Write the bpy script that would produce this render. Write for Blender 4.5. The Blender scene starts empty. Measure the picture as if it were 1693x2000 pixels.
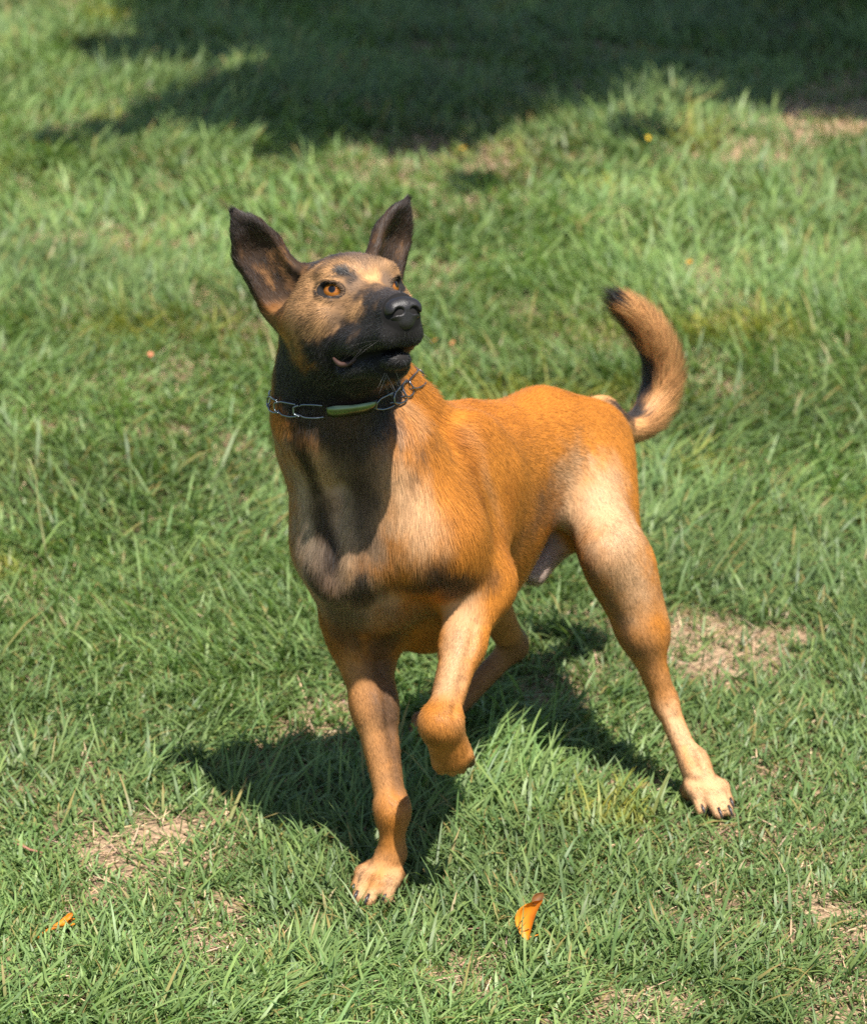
import bpy, math, random
import numpy as np

random.seed(7); RNG = np.random.default_rng(7)
SC = bpy.context.scene
COL = SC.collection

# ------------------------------------------------------------------ camera, sky, sun, exposure
FPX, PITCH, CAMH = 5440.0, math.radians(19.0), 1.54   # focal length in photo pixels (photo 1693 x 2000)
cam_d = bpy.data.cameras.new('camera'); cam = bpy.data.objects.new('camera', cam_d); COL.objects.link(cam)
cam.location = (0, 0, CAMH); cam.rotation_euler = (math.radians(90) - PITCH, 0, 0)
cam_d.sensor_fit = 'HORIZONTAL'; cam_d.sensor_width = 24.0; cam_d.lens = 24.0 * FPX / 1693.0
cam_d.clip_start = 0.05; cam_d.clip_end = 2000
cam_d.dof.use_dof = True; cam_d.dof.focus_distance = 3.14; cam_d.dof.aperture_fstop = 5.0; cam_d.dof.aperture_blades = 9
SC.camera = cam

SUN_EL, SUN_AZ = math.radians(64.0), math.radians(-69.0)     # azimuth from +X towards +Y; negative = on the camera's side
SDIR = np.array([math.cos(SUN_EL) * math.cos(SUN_AZ), math.cos(SUN_EL) * math.sin(SUN_AZ), math.sin(SUN_EL)])
W = bpy.data.worlds.new('World'); SC.world = W; W.use_nodes = True
nt = W.node_tree; bg = nt.nodes['Background']
sky = nt.nodes.new('ShaderNodeTexSky'); sky.sky_type = 'NISHITA'; sky.sun_disc = False
sky.sun_elevation = SUN_EL; sky.sun_rotation = math.atan2(SDIR[0], SDIR[1])
nt.links.new(sky.outputs[0], bg.inputs[0]); bg.inputs[1].default_value = 0.072
sun_d = bpy.data.lights.new('sun', 'SUN'); sun = bpy.data.objects.new('sun', sun_d); COL.objects.link(sun)
sun_d.energy = 5.0; sun_d.angle = math.radians(0.53); sun_d.color = (1.0, 0.94, 0.85)
sun.location = (3, -3, 8)
from mathutils import Vector, Matrix
sun.rotation_euler = Vector(SDIR).to_track_quat('Z', 'Y').to_euler()
SC.view_settings.view_transform = 'Standard'; SC.view_settings.look = 'None'
SC.view_settings.exposure = 0.88; SC.view_settings.gamma = 1.0
SC.cycles.use_denoising = False
SC.cycles.max_bounces = 8; SC.cycles.diffuse_bounces = 3; SC.cycles.glossy_bounces = 2
SC.cycles.transmission_bounces = 4; SC.cycles.transparent_max_bounces = 24
SC.cycles.sample_clamp_indirect = 2.0; SC.cycles.sample_clamp_direct = 12.0

# ------------------------------------------------------------------ pixels to points
CP, SP = math.cos(PITCH), math.sin(PITCH)
FW = np.array([0, CP, -SP]); UP = np.array([0, SP, CP]); RT = np.array([1.0, 0, 0]); CC = np.array([0, 0, CAMH])
def ray(u, v): return FW + RT * (u - 846.5) / FPX + UP * (1000 - v) / FPX
def at(u, v, Y):                                       # the point at depth Y seen at photo pixel (u, v)
    d = ray(u, v); return CC + d * (Y / d[1])
def onground(u, v, z=0.0):
    d = ray(u, v); return CC + d * ((z - CAMH) / d[2])
def unit(v): v = np.asarray(v, float); return v / np.linalg.norm(v)

# ------------------------------------------------------------------ noise
def vnoise2(x, y, seed=0):
    r = np.random.default_rng(seed); T = r.random((64, 64))
    xi = np.floor(x).astype(int); yi = np.floor(y).astype(int); fx = x - xi; fy = y - yi
    fx = fx * fx * (3 - 2 * fx); fy = fy * fy * (3 - 2 * fy)
    a = T[xi % 64, yi % 64]; b = T[(xi + 1) % 64, yi % 64]; c = T[xi % 64, (yi + 1) % 64]; d = T[(xi + 1) % 64, (yi + 1) % 64]
    return (a * (1 - fx) + b * fx) * (1 - fy) + (c * (1 - fx) + d * fx) * fy
def vnoise3(p, seed=0):
    r = np.random.default_rng(seed); T = r.random((32, 32, 32))
    i = np.floor(p).astype(int); f = p - i; f = f * f * (3 - 2 * f); o = 0
    for a in (0, 1):
        for b in (0, 1):
            for c in (0, 1):
                w = (f[:, 0] if a else 1 - f[:, 0]) * (f[:, 1] if b else 1 - f[:, 1]) * (f[:, 2] if c else 1 - f[:, 2])
                o = o + w * T[(i[:, 0] + a) % 32, (i[:, 1] + b) % 32, (i[:, 2] + c) % 32]
    return o
def sstep(a, b, x):
    t = np.clip((x - a) / (b - a), 0, 1); return t * t * (3 - 2 * t)

# ------------------------------------------------------------------ objects
def tag(o, label=None, cat=None, group=None, kind=None):
    if label: o['label'] = label
    if cat: o['category'] = cat
    if group: o['group'] = group
    if kind: o['kind'] = kind
    return o
def empty(name, loc=(0, 0, 0)):
    o = bpy.data.objects.new(name, None); o.location = loc; o.empty_display_size = 0.1; COL.objects.link(o); return o
def link(name, me, mat, parent=None):
    o = bpy.data.objects.new(name, me); COL.objects.link(o)
    if mat: me.materials.append(mat)
    if parent is not None:
        o.parent = parent; o.matrix_parent_inverse = Matrix.Translation(-Vector(parent.location))
    return o
def np_mesh(name, verts, faces, smooth=True):
    """faces: an (n, k) int array (all the same k) or a list of such arrays"""
    fl = faces if isinstance(faces, list) else [faces]
    me = bpy.data.meshes.new(name); nv = len(verts)
    me.vertices.add(nv); me.vertices.foreach_set('co', np.asarray(verts, np.float32).ravel())
    idx = np.concatenate([f.ravel() for f in fl]).astype(np.int32)
    tot = np.concatenate([np.full(len(f), f.shape[1]) for f in fl]).astype(np.int32)
    st = np.concatenate([[0], np.cumsum(tot)[:-1]]).astype(np.int32)
    me.loops.add(len(idx)); me.loops.foreach_set('vertex_index', idx)
    me.polygons.add(len(tot)); me.polygons.foreach_set('loop_start', st); me.polygons.foreach_set('loop_total', tot)
    me.polygons.foreach_set('use_smooth', np.full(len(tot), smooth))
    me.update(calc_edges=True); me.validate()
    return me
def vcol(me, c, name='col'):
    a = me.attributes.new(name, 'FLOAT_COLOR', 'POINT'); n = len(me.vertices)
    cc = np.ones((n, 4), np.float32); cc[:, :3] = c; a.data.foreach_set('color', cc.ravel())
def tube(path, rad, sides=8, cap=True):
    """verts, quads of a tube through the points (rad: one radius or one per point)"""
    P = np.asarray(path, float); n = len(P); rad = np.broadcast_to(np.asarray(rad, float), (n,))
    T = np.gradient(P, axis=0); T /= np.linalg.norm(T, axis=1)[:, None]
    ref = np.array([0, 0, 1.0]) if abs(T[0, 2]) < .9 else np.array([1.0, 0, 0]); V = []
    for i in range(n):
        ref = ref - T[i] * (ref @ T[i]); ref /= np.linalg.norm(ref); b = np.cross(T[i], ref)
        a = np.arange(sides) * 2 * math.pi / sides
        V.append(P[i] + rad[i] * (np.cos(a)[:, None] * ref + np.sin(a)[:, None] * b))
    V = np.concatenate(V); Fq = []
    for i in range(n - 1):
        for j in range(sides):
            k = (j + 1) % sides; Fq.append((i * sides + j, i * sides + k, (i + 1) * sides + k, (i + 1) * sides + j))
    if cap:
        V = np.vstack([V, P[0], P[-1]]); c0, c1 = n * sides, n * sides + 1
        for j in range(sides):
            k = (j + 1) % sides; Fq.append((c0, k, j, j)); Fq.append((c1, (n - 1) * sides + j, (n - 1) * sides + k, (n - 1) * sides + k))
    return V, Fq
def py_mesh(name, V, Fq, smooth=True):
    me = bpy.data.meshes.new(name)
    Fq = [tuple(dict.fromkeys(int(i) for i in f)) for f in Fq]
    me.from_pydata([tuple(map(float, v)) for v in V], [], Fq)
    me.polygons.foreach_set('use_smooth', [smooth] * len(me.polygons)); me.update(); return me

# ------------------------------------------------------------------ materials
def mat(name, rgb=(.5, .5, .5), rough=.6, spec=.4, metal=0.0, noise=None):
    m = bpy.data.materials.new(name); m.use_nodes = True; b = m.node_tree.nodes['Principled BSDF']
    b.inputs['Base Color'].default_value = (*rgb, 1); b.inputs['Roughness'].default_value = rough
    b.inputs['Specular IOR Level'].default_value = spec; b.inputs['Metallic'].default_value = metal
    if noise:                                          # (scale, second colour, bump)
        N = m.node_tree.nodes; Lk = m.node_tree.links
        tc = N.new('ShaderNodeTexCoord'); nz = N.new('ShaderNodeTexNoise'); nz.inputs['Scale'].default_value = noise[0]; nz.inputs['Detail'].default_value = 6
        rp = N.new('ShaderNodeMix'); rp.data_type = 'RGBA'; rp.inputs[6].default_value = (*rgb, 1); rp.inputs[7].default_value = (*noise[1], 1)
        cr = N.new('ShaderNodeMapRange'); cr.inputs[1].default_value = .4; cr.inputs[2].default_value = .62
        Lk.new(tc.outputs['Object'], nz.inputs['Vector']); Lk.new(nz.outputs[0], cr.inputs[0]); Lk.new(cr.outputs[0], rp.inputs[0]); Lk.new(rp.outputs[2], b.inputs['Base Color'])
        bp = N.new('ShaderNodeBump'); bp.inputs['Strength'].default_value = noise[2]; bp.inputs['Distance'].default_value = .002
        Lk.new(nz.outputs[0], bp.inputs['Height']); Lk.new(bp.outputs[0], b.inputs['Normal'])
    return m
def mat_attr(name, rough=.5, spec=.3, trans=0.0, normal_attr=None, backmul=None):
    m = mat(name, rough=rough, spec=spec); N = m.node_tree.nodes; Lk = m.node_tree.links; b = N['Principled BSDF']
    at_ = N.new('ShaderNodeAttribute'); at_.attribute_name = 'col'; Lk.new(at_.outputs['Color'], b.inputs['Base Color'])
    if trans > 0:
        t = N.new('ShaderNodeBsdfTranslucent'); mx = N.new('ShaderNodeMixShader'); mx.inputs[0].default_value = trans
        mul = N.new('ShaderNodeMix'); mul.data_type = 'RGBA'; mul.blend_type = 'MULTIPLY'; mul.inputs[0].default_value = 1
        Lk.new(at_.outputs['Color'], mul.inputs[6]); mul.inputs[7].default_value = (1.15, 1.25, .65, 1); Lk.new(mul.outputs[2], t.inputs['Color'])
        Lk.new(b.outputs[0], mx.inputs[1]); Lk.new(t.outputs[0], mx.inputs[2]); Lk.new(mx.outputs[0], N['Material Output'].inputs[0])
    if normal_attr:
        na = N.new('ShaderNodeAttribute'); na.attribute_name = normal_attr
        ge = N.new('ShaderNodeNewGeometry'); mm = N.new('ShaderNodeMix'); mm.data_type = 'VECTOR'; mm.inputs[0].default_value = .78
        Lk.new(ge.outputs['Normal'], mm.inputs[4]); Lk.new(na.outputs['Vector'], mm.inputs[5])
        nn = N.new('ShaderNodeVectorMath'); nn.operation = 'NORMALIZE'; Lk.new(mm.outputs[1], nn.inputs[0]); Lk.new(nn.outputs[0], b.inputs['Normal'])
    return m
# ------------------------------------------------------------------ the dog: solid shapes blended into one skin
def rc(p0, p1, r0, r1, flat=None, ff=1.0, flow=None):
    """tapered capsule, optionally squeezed along a direction; fur runs from p0 to p1 unless flow is given"""
    p0 = np.asarray(p0, float); p1 = np.asarray(p1, float)
    return dict(t='rc', p0=p0, p1=p1, r0=r0, r1=r1, flat=None if flat is None else unit(flat), ff=ff,
                flow=unit(p1 - p0) if flow is None else unit(flow))
def el(c, rad, R=np.eye(3), flow=(0, 0, -1)):
    return dict(t='el', c=np.asarray(c, float), rad=np.asarray(rad, float), R=np.asarray(R, float), flow=unit(flow))
def sd(q, P):
    """signed distance of points P (..., 3), float32"""
    if q['t'] == 'el':
        d = P - q['c'].astype(np.float32); L = d @ q['R'].T.astype(np.float32)
        a = L / q['rad'].astype(np.float32); k0 = np.sqrt((a * a).sum(-1)) + 1e-6
        b = a / q['rad'].astype(np.float32); k1 = np.sqrt((b * b).sum(-1)) + 1e-6
        return k0 * (k0 - 1) / k1
    p0, p1 = q['p0'].astype(np.float32), q['p1'].astype(np.float32)
    d = P - p0; ba = p1 - p0; sc = 1.0
    if q['flat'] is not None:
        ax = q['flat'].astype(np.float32); g = 1.0 / q['ff'] - 1.0
        d = d + (d @ ax)[..., None] * (ax * np.float32(g)); ba = ba + ax * np.float32((ba @ ax) * g); sc = min(1.0, .5 + .5 * q['ff'])
    h = np.clip((d @ ba) / max(float(ba @ ba), 1e-9), 0, 1)
    v = d - h[..., None] * ba
    return (np.sqrt((v * v).sum(-1)) - (q['r0'] + (q['r1'] - q['r0']) * h)) * np.float32(sc)
def bbox(q, pad):
    if q['t'] == 'el': m = q['rad'].max(); lo, hi = q['c'] - m, q['c'] + m
    else:
        m = max(q['r0'], q['r1']) * max(1, q['ff']); lo = np.minimum(q['p0'], q['p1']) - m; hi = np.maximum(q['p0'], q['p1']) + m
    return lo - pad, hi + pad
def smin(a, b, k):
    h = np.maximum(k - np.abs(a - b), 0) / k; return np.minimum(a, b) - h * h * (k * .25)
def smax(a, b, k): return -smin(-a, -b, k)

# --- key points
WI = at(835, 772, 3.22)                                # withers
AX = unit((.546, .837, 0)); LF = unit((.837, -.546, 0)); ZZ = np.array([0, 0, 1.0])   # towards the rump, towards the dog's left, up
def bp(a, l, z): return np.array([WI[0], WI[1], 0]) + AX * a + LF * l + ZZ * z
HS = 1.05                                              # head frame found by fitting eyes, nose, ears and chin to the photograph
HR = np.array([[.39859695, -.84168799, .36425513], [.9089026, .41559819, -.03426664], [-.12254195, .34473102, .93066857]])
HT = np.array([-.0787, 3.02, .7650])
def hp(f, l, u): return HT + HS * (f * HR[0] + l * HR[1] + u * HR[2])
def hel(c, rad, flow=(-1, 0, 0), rot=None):
    R = HR if rot is None else rot @ HR
    return el(hp(*c), np.array(rad) * HS, R, np.array(flow) @ HR)
def hrc(a, b, r0, r1, flat=None, ff=1.0, flow=None):
    return rc(hp(*a), hp(*b), r0 * HS, r1 * HS, None if flat is None else np.array(flat) @ HR, ff, None if flow is None else np.array(flow) @ HR)
def hat(u, v, f):                                      # head-local (f, l, u) of the point of plane f seen at pixel
    d = ray(u, v); n = HR[0]; t = ((HT + HS * f * n - CC) @ n) / (d @ n); q = (CC + d * t - HT) / HS
    return np.array([q @ HR[0], q @ HR[1], q @ HR[2]])

G = {}                                                 # groups: name -> (blend with the rest, [(shape, blend inside the group)])
FB = AX * .8 - ZZ * .35                                # fur on the trunk runs back and a little down
NK0, NK1, NK2 = bp(-.085, 0, .475), at(652, 800, 3.10), hp(-.095, 0, -.035)
LSH0, RSH0 = at(845, 1040, 3.075), at(653, 1040, 3.15)
torso = [
 (rc(bp(-.05, 0, .420), bp(.10, 0, .405), .126, .134, LF, .58, FB), .04),
 (rc(bp(.10, 0, .405), bp(.265, 0, .442), .130, .076, LF, .64, FB), .04),
 (rc(bp(.25, 0, .440), bp(.335, 0, .404), .072, .062, LF, .88, FB), .05),
 (rc(bp(-.11, 0, .40), bp(-.13, 0, .43), .068, .055, LF, 1.0, ZZ * -1 + AX * .1), .05),     # forechest
 (rc(bp(-.01, 0, .525), bp(.08, 0, .515), .032, .026, LF, .8, FB), .04),                    # withers
 (rc(bp(-.03, 0, .475), NK0, .088, .086, LF, .80, ZZ * -1 + AX * .5), .05),
 (rc(NK1, NK0, .068, .088, LF, .88, ZZ * -1), .04),
 (rc(NK2, NK1, .056, .068, None, 1, ZZ * -1), .04),
 (rc(hp(-.115, 0, -.01), at(775, 800, 3.19), .042, .050, None, 1), .04),                    # crest of the neck
 (rc(bp(-.14, -.028, .54), bp(-.165, -.022, .43), .040, .034, None, 1, ZZ * -1), .035),     # two cords of the breast
 (rc(bp(-.125, .030, .54), bp(-.160, .026, .43), .042, .036, None, 1, ZZ * -1), .035),
 (el(bp(-.178, -.004, .405), (.034, .028, .034), np.eye(3), ZZ * -1), .03),                 # prosternum
 (rc(bp(-.02, -.020, .308), bp(.06, -.018, .292), .045, .040, None, 1, AX), .04),           # keel
 (rc(bp(-.02, .020, .308), bp(.06, .018, .292), .045, .040, None, 1, AX), .04),
 (rc(bp(.315, .016, .325), bp(.232, .016, .283), .023, .019, None, 1, AX * -1), .012),
 (rc(at(775, 870, 3.09), LSH0, .040, .042, None, 1, ZZ * -1), .05),                         # neck into shoulder
 (rc(at(612, 880, 3.13), RSH0, .034, .033, None, 1, ZZ * -1), .05),             # sheath
]
G['torso'] = (.05, torso)
# --- left foreleg (lifted)
LSH, LEL, LCA = at(862, 1062, 3.075), at(938, 1142, 3.125), at(860, 1412, 2.965)
lm = LEL + (LCA - LEL) * .45
G['fl_up'] = (.045, [
 (rc(bp(.02, .054, .52), LSH, .038, .046, LF, .62, AX * .5 - ZZ), .04),
 (rc(LSH, LEL, .047, .040, LF, .85, (LEL - LSH) * .4 - ZZ * .1), .05),
 (rc(bp(.045, .062, .46), LEL + LF * -.006, .052, .034, LF, .62, AX * .2 - ZZ), .05),       # triceps
])
G['fl_lo'] = (.03, [
 (rc(LEL, lm, .032, .0265), .02), (rc(lm, LCA, .0265, .0205), .02),
 (el(LEL + np.array([.014, .012, -.004]), (.019, .02, .022)), .02),                         # point of the elbow
 (el(LCA, (.0225, .021, .024)), .02),
])
LPW = at(882, 1474, 2.985); LTO = at(893, 1512, 3.015)
pd = unit(LTO - LCA); pl = unit(np.cross(pd, np.array([0, -1, .2]))); 
toesL = []
for i, o in enumerate((-.0200, -.0068, .0068, .0200)):
    ln = .030 if i in (1, 2) else .022
    b = LPW + pl * o * .85 + pd * .002 + np.array([0, -.007, 0]); t = b + pd * ln + np.array([0, .014, -.002])
    toesL.append((rc(b, t, .0118, .0104), .0012)); 
G['fl_paw'] = (.015, [(rc(LCA, LPW, .0225, .0245, pl, 1.15), .02), (el(LPW + np.array([0, .014, .002]), (.019, .015, .018)), .01)] + toesL)
# --- right foreleg (carries the weight)
RSH, REL, RMI, RCA, RPA = at(655, 1052, 3.15), at(703, 1205, 3.165), at(731, 1380, 3.115), at(766, 1582, 3.055), at(766, 1660, 3.05)
G['fr_up'] = (.045, [
 (rc(bp(.02, -.045, .52), RSH, .036, .040, LF, .62, AX * .5 - ZZ), .03),
 (rc(RSH, REL, .045, .040, LF, .85, -ZZ), .04),
 (rc(bp(.03, -.046, .45), REL, .048, .038, LF, .62, -ZZ), .04),
])
G['fr_lo'] = (.03, [
 (rc(REL, RMI, .043, .0285), .02), (rc(RMI, RCA, .0285, .0200), .02), (el(RCA, (.0215, .021, .026)), .015),
 (el(RCA + np.array([.013, .012, -.012]), (.008, .009, .012)), .008),                       # carpal pad
 (rc(RCA, RPA, .0195, .0185), .015),
])
def paw(name, base, fdir, k=1.0, spread=1.0, group_k=.015, lng=1.0):
    """standing foot: base = point above the metacarpal pad at height ~.035, fdir = toes' direction; returns claw seats"""
    f = unit((fdir[0], fdir[1], 0)); s = np.array([-f[1], f[0], 0]); g = np.array([base[0], base[1], 0]); out = []; sh = []
    sh.append((rc(base + ZZ * .012, g + f * .010 * k + ZZ * .034 * k, .0165 * k, .0195 * k, s, 1.15), .02))
    sh.append((rc(base + ZZ * .022, g + f * .026 * k * lng + ZZ * .031 * k, .0140 * k, .0160 * k, s, 1.1), .015))
    sh.append((el(g + f * .004 * k + ZZ * .018 * k, np.array((.025, .025, .017)) * k), .012))
    for o, ln in ((-.022, .026 * lng), (-.0078, .040 * lng), (.0078, .040 * lng), (.022, .026 * lng)):
        b = g + s * o * .85 * k * spread + f * .014 * k + ZZ * .033 * k
        m = g + s * o * k * spread + f * (.014 + ln * .55) * k + ZZ * .031 * k
        t = g + s * o * 1.06 * k * spread + f * (.014 + ln) * k + ZZ * .0135 * k
        sh.append((rc(b, m, .0122 * k, .0122 * k), .006)); sh.append((rc(m, t, .0122 * k, .0110 * k), .004))
        out.append((t + f * .006 * k + ZZ * .004 * k, unit(f - ZZ * .55), k))
    G[name] = (group_k, sh); return out
CLAWS = paw('fr_paw', at(764, 1693, 3.058), (-.55, -.83), .98, lng=1.12)
# --- hind legs
LHI, LST, LHO, LMT = at(1152, 890, 3.49), at(1200, 1080, 3.350), at(1298, 1372, 3.350), at(1352, 1498, 3.305)
tm = LST + (LHO - LST) * .5
G['hl_up'] = (.05, [
 (rc(LHI - ZZ * .012, LST, .070, .041, LF, .60, -ZZ), .04),
 (rc(LHI + AX * .012 - ZZ * .01, at(1218, 1120, 3.40), .062, .038, LF, .60, -ZZ), .04),
 (rc(bp(.34, .03, .41), LST + LF * -.01, .058, .030, LF, .6, -ZZ + AX * .2), .03),
])
G['hl_lo'] = (.03, [
 (rc(at(1225, 1110, 3.370), at(1266, 1235, 3.360), .038, .029, None, 1), .03),
 (rc(LST, tm, .038, .029), .03), (rc(tm, LHO, .0285, .0175), .02),
 (el(LHO + np.array([0, .014, .006]), (.014, .017, .022)), .012),
 (rc(LHO, LMT, .0185, .0175), .015),
])
CLAWS += paw('hl_paw', at(1358, 1508, 3.312), (.45, -.88), .98, .95, lng=1.35)
RHI, RST, RHO, RMT = bp(.33, -.050, .375), at(925, 1120, 3.46), at(1003, 1262, 3.56), at(880, 1392, 3.52)
G['hr_up'] = (.05, [(rc(RHI, RST, .066, .042, LF, .6, -ZZ), .04), (rc(RHI + AX * .01, RST + AX * .015, .055, .036, LF, .6, -ZZ), .04)])
G['hr_lo'] = (.03, [(rc(RST, RHO, .036, .021), .03), (el(RHO + np.array([.004, .012, .004]), (.015, .017, .021)), .012), (rc(RHO, RMT, .0195, .018), .015)])
CLAWS += paw('hr_paw', at(868, 1405, 3.52), (-.75, -.66), .95)
# --- tail
TP0 = np.array([at(1172, 815, 3.58), at(1215, 838, 3.62), at(1256, 822, 3.65), at(1284, 775, 3.67), at(1293, 718, 3.67), at(1276, 664, 3.66), at(1244, 620, 3.65), at(1212, 594, 3.64)])
def crom(P, n):
    Pe = np.vstack([2 * P[0] - P[1], P, 2 * P[-1] - P[-2]]); o = []
    for t in np.linspace(0, len(P) - 1 - 1e-6, n):
        i = int(t); f = t - i; a, b, c, e = Pe[i:i + 4]; o.append(.5 * (2 * b + (c - a) * f + (2 * a - 5 * b + 4 * c - e) * f * f + (3 * b - a - 3 * c + e) * f ** 3))
    return np.array(o)
TP = crom(TP0, 29); TRD = np.interp(np.linspace(0, 1, 29), [0, .14, .3, .5, .7, .88, 1], [.028, .020, .020, .0215, .0195, .0155, .0095])
G['tail'] = (.025, [(dict(rc(TP[i], TP[i + 1], TRD[i], TRD[i + 1]), len=.011 if i < 4 else .011 + .019 * min((i - 3) / 5, 1)), .002) for i in range(28)])
# --- head
S2 = (-1, 1)
head = [
 (hel((-.062, 0, -.005), (.074, .060, .0475)), .02),
 (hel((-.025, 0, .004), (.045, .044, .033)), .02),
 (hrc((-.006, 0, -.036), (.076, 0, -.0455), .0375, .0262, (0, 1, 0), .90, (-1, 0, 0)), .02),     # muzzle
 (hrc((.004, 0, -.010), (.088, 0, -.033), .0165, .0120, None, 1, (-1, 0, 0)), .015),             # bridge
 (hel((.090, 0, -.041), (.016, .0185, .017)), .010),
 (hrc((-.075, 0, -.078), (.045, 0, -.0925), .030, .0145, (0, 1, 0), 1.0, (-1, 0, 0)), .02),      # lower jaw
 (hel((.063, 0, -.0862), (.0180, .0160, .0105)), .007),                                          # chin
 (hrc((-.055, 0, -.05), (-.11, 0, -.075), .050, .055, None, 1, (-.6, 0, -1)), .03),              # throat
]
for s in S2:
    head += [
     (hel((-.040, .043 * s, -.036), (.036, .025, .040), (-1, 0, -.25)), .02),                    # cheek
     (hrc((-.012, .042 * s, -.025), (-.070, .055 * s, -.02), .014, .017, None, 1, (-1, 0, -.2)), .02),
     (hel((-.060, .033 * s, -.068), (.036, .021, .026), (-1, 0, -.5)), .02),                     # jaw angle
     (hel((-.010, .0265 * s, .0180), (.020, .0165, .0095), (-1, .2 * s, .2)), .012),             # brow
     (hrc((.014, .0235 * s, -.057), (.080, .0120 * s, -.0605), .0165, .0138, None, 1, (-.7, 0, -.7)), .010),   # upper lips
     (hrc((-.006, .031 * s, -.057), (.03, .0240 * s, -.060), .013, .0150, None, 1, (-.7, 0, -.7)), .010),
     (hrc((.0, .030 * s, -.087), (.045, .013 * s, -.0885), .010, .009, None, 1, (-.7, 0, -.7)), .012),         # lower lip
     (hel((-.002, .0345 * s, -.001), (.0140, .0150, .0130), (-1, 0, 0)), .008),                  # lids
    ]
# ears: a cup with a rim
EARS = []; cups = []; lat0 = {-1: np.array([0, -1.0, 0]), 1: np.array([0, 1.0, 0])}
for s, base, mid, tip, nrm in ((-1, hat(547, 560, -.085), hat(505, 492, -.085), hat(461, 420, -.075), (.86, -.5, 0)),
                               (1, hat(747, 530, -.085), hat(764, 468, -.085), hat(792, 398, -.075), (.86, .50, 0))):
    n = unit(nrm); axis = unit(tip - base); n = unit(n - axis * (n @ axis)); sdv = np.cross(axis, n)
    n_w = n; 
    upr = base + (tip - base) * .74 - lat0[s] * .002
    head_e = [(hrc(base - axis * .012, mid, .0315, .0270, n_w, .55, axis), .008), (hrc(mid, upr, .0270, .0185, n_w, .48, axis), .006), (hrc(upr, tip, .0195, .0070, n_w, .45, axis), .006)]
    EARS += head_e
    cups += [hrc(base + n * .0165 + axis * .006, mid + n * .0140, .0262, .0222, n_w, .62), hrc(mid + n * .0140, upr + n * .0110, .0222, .0145, n_w, .62), hrc(upr + n * .0110, tip + n * .008 - axis * .006, .014, .003, n_w, .62)]
G['ears'] = (.02, EARS)
G['head'] = (.03, head)
EYE = []
for s in S2:
    g = unit((.80, .60 * s, .10)); EYE.append((np.array((-.0035, .0325 * s, -.001)), g, s))
def gaze_frame(g, s, slant):
    y = unit(np.cross((0, 0, 1.0), g)); z = np.cross(g, y); c, d = math.cos(slant), math.sin(slant)
    return np.array([g, y * c + z * d, -y * d + z * c])
cuts = [(q, .005) for q in cups]
for c, g, s in EYE:
    FR = gaze_frame(g, s, .22 * s)
    cuts.append((el(hp(*(c + g * .0125)), np.array((.012, .0142, .0074)) * HS, FR @ HR), .003))
# the mouth: a gap between upper lip and chin, open a little wider near the corner
for s in S2:
    cuts.append((hrc((.086, .004 * s, -.0765), (.045, .020 * s, -.0775), .0021, .0020, (0, 0, 1), .9), .003))
    cuts.append((hrc((.045, .022 * s, -.0775), (.028, .031 * s, -.0780), .0020, .0032, (0, 0, 1), 1.0), .003))
    cuts.append((hel((.014, .040 * s, -.0770), (.013, .014, .0062)), .003))
cuts.append((hel((.072, 0, -.0768), (.020, .015, .0026)), .003))
# creases of the coat
cuts.append((rc(at(898, 1146, 2.985), at(955, 1140, 3.03), .005, .006), .016))
cuts.append((rc(bp(-.19, .003, .52), bp(-.212, .004, .42), .006, .005), .02))
cuts.append((rc(at(905, 850, 3.03), at(965, 1010, 3.03), .006, .006), .02))

TEND = [((930, 1215), (905, 1330), (887, 1392)), ((738, 1290), (762, 1420), (776, 1550)), ((1322, 1400), (1362, 1500))]
# --- grid: fine round the head and the feet, coarser elsewhere
def axis_pts(lo, hi, fine, fs, cs):
    o = [lo]
    while o[-1] < hi:
        x = o[-1]; o.append(x + (fs if any(a <= x <= b for a, b in fine) else cs))
    return np.array(o, np.float32)
Q = 1.0
gx = axis_pts(-.275, .40, [(-.262, .055)], .0021 * Q, .0034 * Q)
gy = axis_pts(2.885, 3.80, [(2.885, 3.17)], .0021 * Q, .0036 * Q)
gz = axis_pts(-.012, .93, [(-.012, .05), (.64, .93)], .0021 * Q, .0034 * Q)
def sub(lo, hi):
    r = []
    for g, a, b in zip((gx, gy, gz), lo, hi):
        i = max(int(np.searchsorted(g, a)) - 1, 0); j = min(int(np.searchsorted(g, b)) + 1, len(g)); r.append(slice(i, max(j, i + 1)))
    return tuple(r)
def pts(sl):
    a = np.empty((sl[0].stop - sl[0].start, sl[1].stop - sl[1].start, sl[2].stop - sl[2].start, 3), np.float32)
    a[..., 0] = gx[sl[0]][:, None, None]; a[..., 1] = gy[sl[1]][None, :, None]; a[..., 2] = gz[sl[2]][None, None, :]; return a
FD = np.full((len(gx), len(gy), len(gz)), .06, np.float32); PRIMS = []; SHRINK = .0035       # the coat adds this much again
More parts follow.
